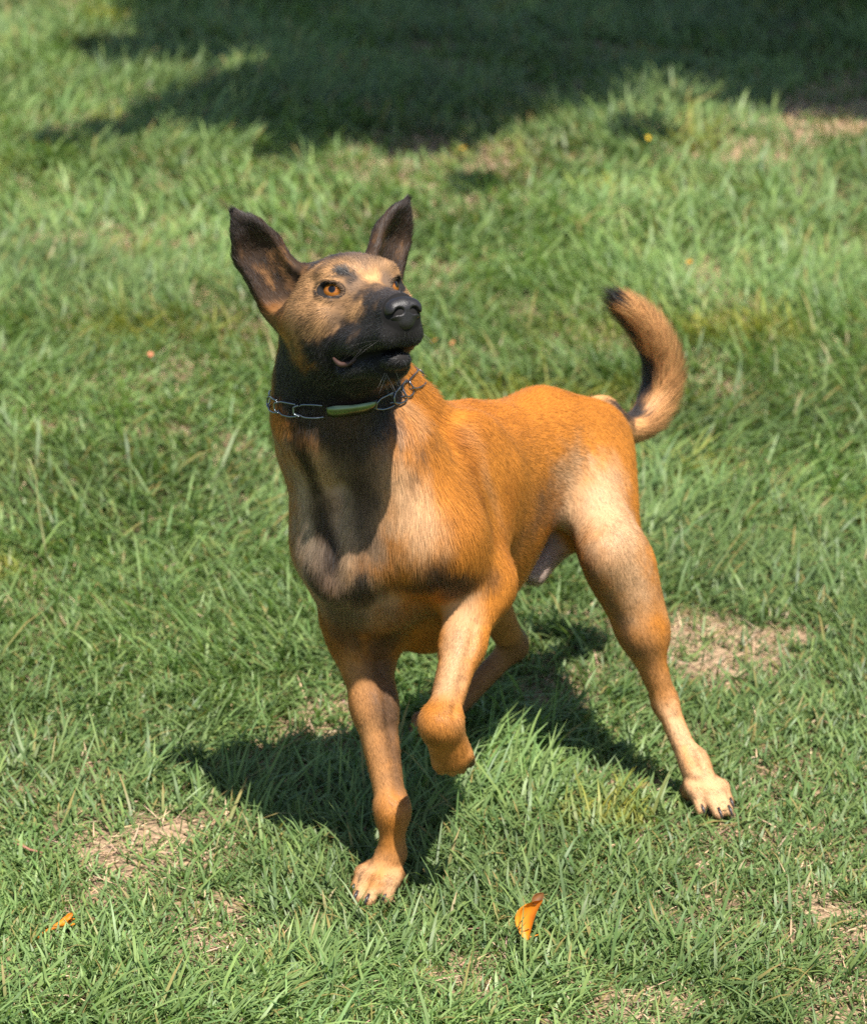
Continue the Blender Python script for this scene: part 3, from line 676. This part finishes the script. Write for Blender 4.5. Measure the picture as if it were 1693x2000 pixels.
# ------------------------------------------------------------------ collar: chain links and a curved steel plate round the neck
m_steel = mat('dull_steel', (.22, .25, .28), .30, .5, 1.0); m_plate = mat('steel_plate_reflection_tint', (.20, .25, .14), .32, .5, 1.0, noise=(60, (.15, .19, .11), .05))  # green tint of the plate stands for the grass reflected in it
cc0 = at(655, 772, 3.10); nax = unit(NK2 - NK1 + np.array([0, -.03, 0])); nax = unit(nax * .8 + ZZ * .6)
pf = at(688, 808, 3.0) - cc0; nax = unit(np.cross(np.cross(nax, pf), pf) * -1)
e1 = unit(pf); e2 = np.cross(nax, e1)
if e2[0] < 0: e2 = -e2                                  # e1 to the front plate, e2 to image right
def ring(a, off=.0, lift=0.0):
    d = e1 * math.cos(a) + e2 * math.sin(a); t = np.linspace(.03, .14, 90); p = cc0 + nax * lift + d * t[:, None]
    f = fsample(p); i = int(np.argmax(f > 0)); return p[i] + d * (off + .0012)
collar = tag(empty('collar', tuple(cc0)), 'steel chain collar with a curved plate round the dog\'s neck', 'collar')
n = 25; aa = np.linspace(-.30, .38, n); V = []; Fq = []; hw = .0078
for i, a in enumerate(aa):
    tpr = 1.0 if 1 < i < n - 2 else .72
    for lf in (-hw * tpr, hw * tpr): V.append(ring(a, .0035 + .0045 * (lf > 0), lf)); 
for i, a in enumerate(aa):
    tpr = 1.0 if 1 < i < n - 2 else .72
    for lf in (-hw * tpr, hw * tpr): V.append(ring(a, .0015 + .0045 * (lf > 0), lf))
sm = np.array(V); 
for k in range(4):
    for o in range(4):
        b = (o // 2) * 2 * n + (o % 2); idx = b + 2 * np.arange(n); t = sm[idx].copy(); t[1:-1] = (t[:-2] + 2 * t[1:-1] + t[2:]) / 4; sm[idx] = t
B_ = 2 * n
for i in range(n - 1):
    q = 2 * i; Fq += [(q, q + 2, q + 3, q + 1), (B_ + q, B_ + q + 1, B_ + q + 3, B_ + q + 2), (q, B_ + q, B_ + q + 2, q + 2), (q + 1, q + 3, B_ + q + 3, B_ + q + 1)]
Fq += [(0, 1, B_ + 1, B_), (B_ - 2, 2 * B_ - 2, 2 * B_ - 1, B_ - 1)]
link('plate', py_mesh('plate', sm, Fq), m_plate, collar)
def wire(name, spec, r=.0011):
    P = np.array([ring(a, o, l) for a, o, l in spec]); k = len(P); t = np.linspace(0, k - 1, k * 6)
    Pi = np.stack([np.interp(t, np.arange(k), P[:, j]) for j in range(3)], 1)
    for _ in range(3): Pi[1:-1] = (Pi[:-2] + 2 * Pi[1:-1] + Pi[2:]) / 4
    v, f = tube(Pi, r, 7); link(name, py_mesh(name, v, f), m_steel, collar)
# each link is a bent wire bow: two rails joined at one end, hooked into the next
tot = 2 * math.pi - .38 - .30 - .12; nl_ = 13; st = tot / nl_
for i in range(nl_):
    a0 = -.36 - st * i; a1 = a0 - st + .03
    wire('chain_link', [(a0, .002, .0070), (a0 - st * .25, .0035, .0080), (a1 + st * .25, .0035, .0078), (a1 - .02, .001, .0045), (a1 - .06, -.004, .0045)])
    wire('chain_link', [(a0, .002, -.0070), (a0 - st * .25, .0035, -.0080), (a1 + st * .25, .0035, -.0078), (a1 - .02, .001, -.0045), (a1 - .06, -.004, -.0045)])
    wire('chain_link', [(a1 + .03, .0035, .0066), (a1 - .05, .0045, .004), (a1 - .05, .0045, -.004), (a1 + .03, .0035, -.0066)], .0012)

# ------------------------------------------------------------------ lawn
XMIN, XMAX, YMIN, YMAX = -2.6, 2.6, 2.15, 11.2
def px_of(x, y):                                        # photo pixel of a ground point
    q = np.stack([x, y, np.zeros_like(x)], -1) - CC; d = q @ FW
    return 846.5 + FPX * (q @ RT) / d, 1000 - FPX * (q @ UP) / d
# worn patches of the lawn: centre (where the photograph shows them on the ground), radius in metres, strength
WORN = []
for u, v, r, k in ((1400, 1265, .17, 1.0), (1480, 1300, .12, .8), (1330, 1220, .08, .6), (250, 1660, .17, .85), (150, 1620, .10, .5), (420, 1790, .10, .7), (330, 1730, .08, .5), (905, 1880, .07, .8),
                   (860, 1840, .06, .4), (1640, 1800, .11, .8), (1610, 1640, .08, .5), (1250, 1980, .08, .7), (1170, 1960, .07, .6), (1450, 1700, .07, .4), (1660, 1960, .08, .7), (60, 1560, .08, .6), (200, 1510, .07, .5),
                   (560, 1470, .10, .6), (640, 1400, .09, .7), (1170, 1310, .10, .5), (1090, 1350, .08, .5), (30, 1900, .06, .5), (1600, 235, .28, 1.0), (1690, 245, .28, 1.0), (1490, 305, .22, .85), (1660, 150, .2, .8), (1430, 750, .13, .55),
                   (1440, 940, .12, .5), (280, 735, .13, .45), (880, 705, .12, .5), (1350, 545, .12, .5), (100, 1230, .10, .4), (430, 1180, .10, .4), (700, 1900, .06, .3), (1350, 1790, .07, .35)):
    p = onground(u, v); WORN.append((p[0], p[1], r, k))
def worn(x, y):
    w = np.zeros_like(x)
    n = vnoise2(x * 9 + 40, y * 9 + 40, 5) - .5; n2 = vnoise2(x * 26 + 40, y * 26 + 40, 6) - .5
    for cx, cy, r, k in WORN:
        d = np.hypot(x - cx, (y - cy) * .8) / r; w = np.maximum(w, 1.05 * k * sstep(1.18, .30, d + .8 * n + .7 * n2))
    g = vnoise2(x * 3.1 + 50, y * 3.1 + 50, 21) * .6 + vnoise2(x * 11 + 50, y * 11 + 50, 22) * .4
    return np.clip(np.maximum(w * 1.12, .6 * sstep(.58, .78, g)), 0, 1)
def gheight(x, y): return .010 * (vnoise2(x * 1.7 + 30, y * 1.7 + 30, 8) - .5) * sstep(3.8, 5.0, y) * 4 + .004 * (vnoise2(x * 14 + 30, y * 14 + 30, 9) - .5)
gx_ = np.concatenate([[-300, -60, -12, -5], np.arange(-3, 3.01, .05), [5, 12, 60, 300]]); gy_ = np.concatenate([[-300, -40, -5, 1], np.arange(2, 11.5, .05), [14, 25, 80, 400, 900]])
GX, GY = np.meshgrid(gx_, gy_, indexing='ij'); GZ = np.where((np.abs(GX) <= 3) & (GY >= 2) & (GY < 11.5), gheight(GX, GY), 0) - .004
ii = np.arange(len(gx_) * len(gy_)).reshape(len(gx_), len(gy_))
gq = np.stack([ii[:-1, :-1], ii[1:, :-1], ii[1:, 1:], ii[:-1, 1:]], -1).reshape(-1, 4)
gm = np_mesh('ground', np.stack([GX, GY, GZ], -1).reshape(-1, 3), gq)
near = (np.abs(GX) <= 3) & (GY >= 2) & (GY < 11.5)
wv_ = np.where(near, worn(np.clip(GX, -3, 3), np.clip(GY, 2, 11.4)), .2).reshape(-1, 1); gcol = np.array([.075, .060, .030]) * (1 - wv_) + np.array([.34, .235, .150]) * wv_; inl = (np.abs(GX) < .20 * GY + .34).reshape(-1, 1) & near.reshape(-1, 1); gcol = np.where(inl, gcol, np.array([.085, .125, .035]))
vcol(gm, gcol); m_soil = mat_attr('soil_and_thatch', rough=.95, spec=.1)
N_ = m_soil.node_tree.nodes; L_ = m_soil.node_tree.links; tc_ = N_.new('ShaderNodeTexCoord'); nz_ = N_.new('ShaderNodeTexNoise'); L_.new(tc_.outputs['Object'], nz_.inputs['Vector']); nz_.inputs['Scale'].default_value = 140; nz_.inputs['Detail'].default_value = 8
mr_ = N_.new('ShaderNodeMapRange'); mr_.inputs[1].default_value = .3; mr_.inputs[2].default_value = .7; mr_.inputs[3].default_value = .45; mr_.inputs[4].default_value = 1.6; L_.new(nz_.outputs[0], mr_.inputs[0])
ml_ = N_.new('ShaderNodeVectorMath'); ml_.operation = 'SCALE'; L_.new([n for n in N_ if n.type == 'ATTRIBUTE'][0].outputs['Color'], ml_.inputs[0]); L_.new(mr_.outputs[0], ml_.inputs['Scale']); L_.new(ml_.outputs[0], N_['Principled BSDF'].inputs['Base Color'])
bm_ = N_.new('ShaderNodeBump'); bm_.inputs['Distance'].default_value = .006; L_.new(nz_.outputs[0], bm_.inputs['Height']); L_.new(bm_.outputs[0], N_['Principled BSDF'].inputs['Normal'])
ground = tag(link('ground', gm, m_soil), kind='structure')

def blades(name, x, y, length, width, az, lean, bend, colr, tipc, mat_, twist=0.0):
    """curved tapering blades, seven points each"""
    n = len(x); z = gheight(x, y) - .004; t = np.array([0, .33, .68, 1.0]); wv = np.array([.75, 1.0, .72, 0])
    dx, dy = np.cos(az), np.sin(az); V = np.empty((n, 7, 3), np.float32); px, pz = np.zeros(n), np.zeros(n); k = 0
    wa = az + np.pi / 2 + twist; wx, wy = np.cos(wa), np.sin(wa); ang = lean.copy()
    for i in range(4):
        if i:
            seg = length * (t[i] - t[i - 1]); ang = lean + bend * (t[i] + t[i - 1]) * .5
            px = px + seg * np.sin(ang); pz = pz + seg * np.cos(ang); pz = np.maximum(pz, .004 + .004 * i * 0)
        cx, cy, cz = x + dx * px, y + dy * px, z + pz; h = width * wv[i] * .5
        if i < 3:
            V[:, k] = np.stack([cx - wx * h, cy - wy * h, cz], 1); V[:, k + 1] = np.stack([cx + wx * h, cy + wy * h, cz + (h * .25)], 1); k += 2
        else: V[:, 6] = np.stack([cx, cy, cz], 1)
    b = (np.arange(n) * 7)[:, None]
    Qd = np.concatenate([b + np.array([[0, 1, 3, 2]]), b + np.array([[2, 3, 5, 4]])]); Tr = b + np.array([[4, 5, 6]])
    me = np_mesh(name, V.reshape(-1, 3), [Qd, Tr])
    tc = np.array([0, 0, .33, .33, .7, .7, 1.0])[None, :, None]
    vcol(me, (colr[:, None, :] * (1 - tc) + tipc[:, None, :] * tc).reshape(-1, 3))
    return link(name, me, mat_)
FEET = [(onground(735, 1745)[:2], .028), (onground(762, 1700)[:2], .024), (onground(1375, 1560)[:2], .032), (onground(1395, 1575)[:2], .026), (onground(850, 1430)[:2], .04)]
def clear_feet(x, y):
    m = np.ones(len(x), bool)
    for (c, r) in FEET: m &= np.hypot(x - c[0], y - c[1]) > r
    return m
m_grass = mat_attr('grass_blade', rough=.46, spec=.36, trans=.34)
m_straw = mat_attr('dry_straw', rough=.7, spec=.2, trans=.12)
def inframe(x, y, mx=140, my=120):
    u, v = px_of(x, y); return (u > -mx - 60) & (u < 1693 + mx + 60) & (v < 2000 + my)
def scatter(n, y0, y1, far=0.0):
    """points over the lawn between depths, evenly by area inside the view and a margin round it"""
    out = np.empty((0, 2))
    while len(out) < n:
        yy = np.sqrt(RNG.random(n * 2) * ((y1 + 1) ** 2 - (y0 + 1) ** 2) + (y0 + 1) ** 2) - 1; xx = (RNG.random(n * 2) * 2 - 1) * (.20 * yy + .32)
        out = np.concatenate([out, np.stack([xx, yy], 1)])
    return out[:n]
NG = 1.0
if True:
    PX, AZ, LN, WD, LE, BE, CO, TI = [], [], [], [], [], [], [], []
    def put(p, az, ln, wd, le, be, c, tc): PX.append(p); AZ.append(az); LN.append(ln); WD.append(wd); LE.append(le); BE.append(be); CO.append(c); TI.append(tc)
    def greens(n, p, bright=1.0):
        base = np.array([.090, .162, .042]); alt = np.array([.198, .264, .080]); blu = np.array([.130, .214, .112])
        k = RNG.random((n, 1)); k2 = RNG.random((n, 1)) * .7; c = base * (1 - k) + alt * k; c = c * (1 - k2 * .5) + blu * k2 * .5
        f = .75 + .6 * vnoise2(p[:, 0] * 2.6 + 20, p[:, 1] * 2.6 + 20, 31)
        yel = sstep(.80, .95, vnoise2(p[:, 0] * 4.3 + 20, p[:, 1] * 4.3 + 20, 32))[:, None] * RNG.random((n, 1))
        c = c * (1 - yel) + np.array([.26, .24, .035]) * yel
        return c * f[:, None] * bright * RNG.uniform(.75, 1.3, (n, 1))
    for (y0, y1, ntuft, per, nshort, lscale, wscale) in ((2.3, 3.2, 3200, 11, 64000, .72, 1.0), (3.2, 4.3, 3800, 12, 56000, .95, 1.1), (4.3, 6.2, 4600, 13, 36000, 1.35, 1.35), (6.2, 11.0, 5800, 13, 56000, 1.7, 2.0)):
        ntuft = int(ntuft * NG); nshort = int(nshort * NG)
        tc = scatter(ntuft, y0, y1); w = worn(tc[:, 0], tc[:, 1]); tc = tc[RNG.random(ntuft) > w * .93]; w = worn(tc[:, 0], tc[:, 1]); n0 = len(tc)
        lush = .55 + .9 * vnoise2(tc[:, 0] * 1.9 + 10, tc[:, 1] * 1.9 + 10, 41) * (1 - .6 * w)
        comb = 6.283 * vnoise2(tc[:, 0] * 1.3 + 10, tc[:, 1] * 1.3 + 10, 42) * 1.6
        r = np.repeat(np.arange(n0), per); n = len(r)
        az = comb[r] + RNG.normal(0, 1.15, n); p = tc[r] + RNG.normal(0, .014, (n, 2)) * lscale
        ln = RNG.gamma(5, .0100, n) * lush[r] * lscale; ln = np.clip(ln, .018, .14)
        put(p, az, ln, RNG.uniform(.0024, .0046, n) * wscale, RNG.uniform(.35, 1.2, n), RNG.uniform(.2, 1.3, n), greens(n, p), None)
        p = scatter(nshort, y0, y1); w = worn(p[:, 0], p[:, 1]); p = p[RNG.random(nshort) > w * .72]; n = len(p)
        put(p, RNG.random(n) * 6.283, RNG.uniform(.014, .045, n) * lscale ** .7, RNG.uniform(.0018, .0034, n) * wscale, RNG.uniform(.1, 1.1, n), RNG.uniform(.2, 1.3, n), greens(n, p, .95), None)
    # the lawn goes on at both sides of the view, a little coarser
    n = int(48000 * NG); yy = np.sqrt(RNG.random(n) * (12.5 ** 2 - 3.0 ** 2) + 3.0 ** 2) - 1; sg = np.where(RNG.random(n) < .5, -1, 1); p = np.stack([sg * (.20 * yy + .28 + RNG.random(n) * 1.5), yy], 1)
    k_ = np.interp(yy, [2, 11], [1.0, 2.0]); put(p, RNG.random(n) * 6.283, RNG.gamma(5, .0125, n) * k_ ** .8, RNG.uniform(.005, .009, n) * k_, RNG.uniform(.3, 1.2, n), RNG.uniform(.2, 1.3, n), greens(n, p), None)
    p = np.concatenate(PX); az = np.concatenate(AZ); ln = np.concatenate(LN); wd = np.concatenate(WD); le = np.concatenate(LE); be = np.concatenate(BE); co = np.concatenate(CO)
    m = clear_feet(p[:, 0], p[:, 1]); p, az, ln, wd, le, be, co = p[m], az[m], ln[m], wd[m], le[m], be[m], co[m]
    tip = co * RNG.uniform(1.0, 1.35, (len(co), 1)); dry = RNG.random(len(co)) < .06; tip[dry] = np.array([.38, .27, .10])
    tag(blades('grass', p[:, 0], p[:, 1], ln, wd, az, le, be, co * .9, tip, m_grass, RNG.normal(0, .5, len(co))), 'green lawn grass', 'grass', kind='stuff')
    # dead straw and clippings lying in the worn places and in the thatch
    n = int(95000 * NG); p = scatter(n, 2.3, 8.5); w = worn(p[:, 0], p[:, 1]); p = p[RNG.random(n) < .20 + .80 * w]; n = len(p); m = clear_feet(p[:, 0], p[:, 1]); p = p[m]; n = len(p)
    c = np.array([.56, .40, .26]) * RNG.uniform(.45, 1.25, (n, 1)) * np.array([1, 1, 1]) + RNG.normal(0, .02, (n, 3)); c = np.clip(c, .03, .8)
    far = 1 + .12 * np.maximum(p[:, 1] - 3.5, 0)
    tag(blades('dry_straw', p[:, 0], p[:, 1], RNG.uniform(.012, .045, n) * far, RNG.uniform(.0014, .0030, n) * far, RNG.random(n) * 6.283, RNG.uniform(1.05, 1.5, n), RNG.uniform(-.15, .25, n), c, c, m_straw, RNG.normal(0, .9, n)), 'dry straw and clippings between the grass', 'straw', kind='stuff')

# ------------------------------------------------------------------ fallen leaf, withered flower, seed stalks, scraps
def leaf_mesh(name, L, Wd, curl, fold, n=14, m=9, thick=.0007, ragged=0.0, cres=0.0):
    V = []; Fq = []
    for side in (0, 1):
        for i in range(n):
            t = i / (n - 1); w = Wd * math.sin(math.pi * (t ** .85)) ** .8 + .0006
            for j in range(m):
                s = (j / (m - 1) - .5) * 2; a = curl * (t - .5); xx = math.sin(a) / max(curl, .01) * L if curl else (t - .5) * L; zz = (1 - math.cos(a)) / max(curl, .01) * L
                rg = 1 + ragged * math.sin(9 * t + 2 * s)
                V.append((xx, cres * (t - .5) ** 2 * L + s * w * .5 * rg * math.cos(fold * abs(s)), zz + abs(s) * w * .5 * math.sin(fold * abs(s)) - side * thick))
    k = n * m
    for i in range(n - 1):
        for j in range(m - 1):
            a = i * m + j; Fq.append((a, a + m, a + m + 1, a + 1)); Fq.append((k + a, k + a + 1, k + a + m + 1, k + a + m))
    for i in range(n - 1):
        for j0 in (0, m - 1):
            a = i * m + j0; q = (a, a + m, k + a + m, k + a); Fq.append(q if j0 else q[::-1])
    return py_mesh(name, V, Fq)
m_leaf = mat('orange_leaf', (.66, .235, .012), .55, .3, noise=(38, (.52, .15, .012), .3)); m_leafb = mat('brown_leaf_end', (.20, .085, .025), .6, .3, noise=(60, (.10, .045, .015), .4))
lf = tag(empty('fallen_leaf', tuple(onground(1032, 1836))), 'curled orange leaf lying on the grass in front of the dog', 'leaf')
def orient(o, along, normal, loc):
    x = unit(along); z = unit(np.asarray(normal) - x * (np.asarray(normal) @ x)); y = np.cross(z, x); M = Matrix(np.column_stack([x, y, z]).tolist()).to_4x4(); M.translation = Vector(loc); o.matrix_basis = M
b = link('blade', leaf_mesh('blade', .054, .031, .9, .7, cres=-.9), m_leaf); b.parent = lf; orient(b, (.34, .25, .9), (-.45, -.75, .45), (.0, 0, .030))
b2 = link('brown_tip', leaf_mesh('brown_tip', .020, .014, 1.4, .6), m_leafb); b2.parent = lf; orient(b2, (.7, .5, .5), (.1, -.9, .5), (.010, .007, .050))
v, f = tube([(-.008, -.008, .010), (.0, -.010, .008), (.012, -.010, .012)], [.0011, .0010, .0007], 6); st = link('stalk', py_mesh('stalk', v, f), m_leaf); st.parent = lf
m_fl = mat('withered_orange_petal', (.70, .235, .012), .5, .3, noise=(60, (.55, .14, .01), .3))
fl = tag(empty('withered_flower', tuple(onground(122, 1828))), 'small withered orange flower lying in the grass at lower left', 'flower'); fl.rotation_euler = (0, 0, math.radians(28)); fl.scale = (.72, .72, .72)
v, f = tube([(-.030, 0, .014), (-.016, .001, .017), (0, 0, .022), (.010, 0, .025)], [.0025, .0036, .0060, .0085], 9); t_ = link('tube', py_mesh('tube', v, f), m_fl); t_.parent = fl
for i in range(5):
    a = i * 1.256; p_ = link('petal', leaf_mesh('petal', .017, .010, 1.3, .5, 8, 6), m_fl); p_.parent = fl; p_.location = (.013, .006 * math.cos(a), .026 + .006 * math.sin(a)); p_.rotation_euler = (a, math.radians(-25) * math.sin(a), math.radians(30) * math.cos(a))
v, f = tube([(-.046, -.003, .010), (-.038, -.002, .013), (-.034, 0, .014)], [.0042, .0050, .0024], 8); c_ = link('calyx', py_mesh('calyx', v, f), m_fl); c_.parent = fl
m_stalk = mat('pale_seed_stalk', (.42, .40, .20), .55, .3, noise=(30, (.30, .33, .12), .1))
for u0, v0, pts_, lab in ((95, 1110, ((0, 0, 0), (-.006, .0, .05), (-.012, .004, .10), (-.014, .004, .15), (-.022, 0, .185)), 'tall pale grass stalk standing alone at the left edge of the lawn'),
                          (230, 1290, ((0, 0, 0), (.002, 0, .02), (.005, .002, .04)), 'short pale dry grass stalk in the grass left of the dog')):
    r = onground(u0, v0); P = [tuple(np.array(q)) for q in pts_]; v, f = tube(P, np.linspace(.0016, .0008, len(P)), 6); o = link('grass_stalk', py_mesh('grass_stalk', v, f), m_stalk); o.location = tuple(r); tag(o, lab, 'grass stalk', 'dry stalks in the lawn')
m_twig = mat('reddish_twig', (.36, .17, .12), .8, .2, noise=(80, (.25, .12, .08), .4))
r = onground(52, 1672); v, f = tube([(-.016, .010, .012), (-.006, .002, .013), (.006, -.008, .012), (.022, -.012, .010)], [.0015, .0019, .0017, .0011], 6)
o = link('twig', py_mesh('twig', v, f), m_twig); o.location = tuple(r); tag(o, 'thin reddish twig lying in the worn grass at the left edge', 'twig')
SCR = ((905, 320, (.75, .38, .02), 'yellow fallen petal on the grass just below the tree shadow'), (1265, 300, (.75, .5, .03), 'bright yellow petal by the right part of the tree shadow'),
       (1662, 398, (.72, .3, .02), 'orange petal on the sunlit lawn at the right edge'), (884, 705, (.62, .2, .10), 'pinkish fallen leaf scrap right of the dog\'s chin'), (848, 700, (.62, .22, .06), 'small orange leaf scrap nearest the dog\'s nose'),
       (295, 728, (.60, .22, .12), 'pale red leaf scrap in the grass left of the dog\'s neck'), (1345, 545, (.7, .35, .05), 'orange brown leaf scrap right of the tail tip'), (740, 1625, (.6, .3, .08), 'tan scrap of leaf behind the standing forepaw'))
for i, (u, v_, c_, lab) in enumerate(SCR):
    r = onground(u, v_); far = 1 + .10 * max(r[1] - 3.4, 0); o = link('fallen_petal', leaf_mesh('fallen_petal', .015 * far, .010 * far, 1.2, .5, 8, 6), mat('petal_%d' % i, c_, .6, .3, noise=(90, tuple(.7 * k for k in c_), .2)))
    o.location = (r[0], r[1], .030 * far); o.rotation_euler = (random.uniform(-.5, .5), random.uniform(-.5, .5), random.uniform(0, 6)); tag(o, lab, 'petal', 'petals and leaf scraps on the lawn')

# ------------------------------------------------------------------ the tree beside the lawn, out of frame to the right: its crown shades the far grass
def shade_to_crown(u, v, h):                             # the point at height h whose shadow falls where the photograph shows it
    g = onground(u, v); return g + SDIR * (h / SDIR[2])
m_bark = mat('rough_bark', (.16, .115, .08), .9, .15, noise=(26, (.08, .055, .04), 1.0)); m_tl = mat_attr('tree_leaf', rough=.45, spec=.35, trans=.3)
TB = np.array([3.1, 6.6, 0]); tree = tag(empty('shade_tree', tuple(TB)), 'leafy shade tree beside the lawn casting the dark shadow at the top', 'tree')
def wob(a, b, n, amp): t = np.linspace(0, 1, n)[:, None]; P = a * (1 - t) + b * t; P[1:-1] += RNG.normal(0, amp, (n - 2, 3)); return P
top = TB + np.array([-.15, .25, 3.6]); v, f = tube(wob(TB - ZZ * .1, top, 8, .04), np.linspace(.24, .15, 8), 12); link('trunk', py_mesh('trunk', v, f), m_bark, tree)
LUMPS = []
for u, v_, h, r in ((700, 60, 4.6, .75), (900, 130, 4.4, .62), (1100, 60, 4.8, .8), (1300, 90, 4.6, .62), (1500, 110, 4.7, .60), (1660, 60, 5.0, .8), (1600, 170, 4.3, .34), (1000, 195, 4.2, .36), (560, 190, 4.2, .34), (640, 245, 4.1, .28), (790, 245, 4.1, .34), (840, 285, 4.0, .16),
                    (300, 115, 4.4, .26), (420, 60, 4.6, .34), (210, 95, 4.4, .13), (350, 215, 4.2, .17), (240, 255, 4.1, .14), (120, 285, 4.0, .12), (470, 235, 4.1, .20), (930, 355, 3.8, .085), (1250, 270, 4.1, .09), (1500, 190, 4.2, .2), (1700, 200, 4.4, .25), (560, 300, 4.0, .10),
                    (520, 10, 5.0, .55), (800, -40, 5.4, 1.0), (1200, -60, 5.6, 1.2), (1600, -60, 5.8, 1.3), (1900, 20, 5.2, 1.1), (2100, 120, 4.6, .8), (1300, 10, 5.2, .9), (980, 20, 5.0, .8)):
    LUMPS.append((shade_to_crown(u, v_, h), r))
for c, r in LUMPS:
    if r > .33:
        s0 = TB + (top - TB) * RNG.uniform(.7, 1.0); v, f = tube(wob(s0, c, 7, .07), np.linspace(.06, .014, 7), 7); link('limb', py_mesh('limb', v, f), m_bark, tree)
LV = []; LC = []
for c, r in LUMPS:
    n = int(np.clip(1500 * r ** 2 * (7.0 if r > .5 else 3.4), 70, 7000)); d = RNG.normal(0, 1, (n, 3)); d /= np.linalg.norm(d, axis=1)[:, None]; rad = r * RNG.random(n) ** .45
    p = c + d * rad[:, None] * np.array([1.0, 1.15, .55]); a = RNG.normal(0, 1, (n, 3)); a /= np.linalg.norm(a, axis=1)[:, None]; b = np.cross(a, RNG.normal(0, 1, (n, 3))); b /= np.linalg.norm(b, axis=1)[:, None]
    sz = RNG.uniform(.045, .085, (n, 1)); LV.append(np.stack([p - a * sz, p - b * sz * .45, p + a * sz, p + b * sz * .45], 1)); LC.append(np.array([.055, .10, .025]) * RNG.uniform(.6, 1.5, (n, 1)))
LV = np.concatenate(LV); LC = np.concatenate(LC); cm = np_mesh('crown', LV.reshape(-1, 3), np.arange(len(LV) * 4).reshape(-1, 4), False); vcol(cm, np.repeat(LC, 4, 0))
cr = link('crown', cm, m_tl, tree); cr['kind'] = 'stuff'
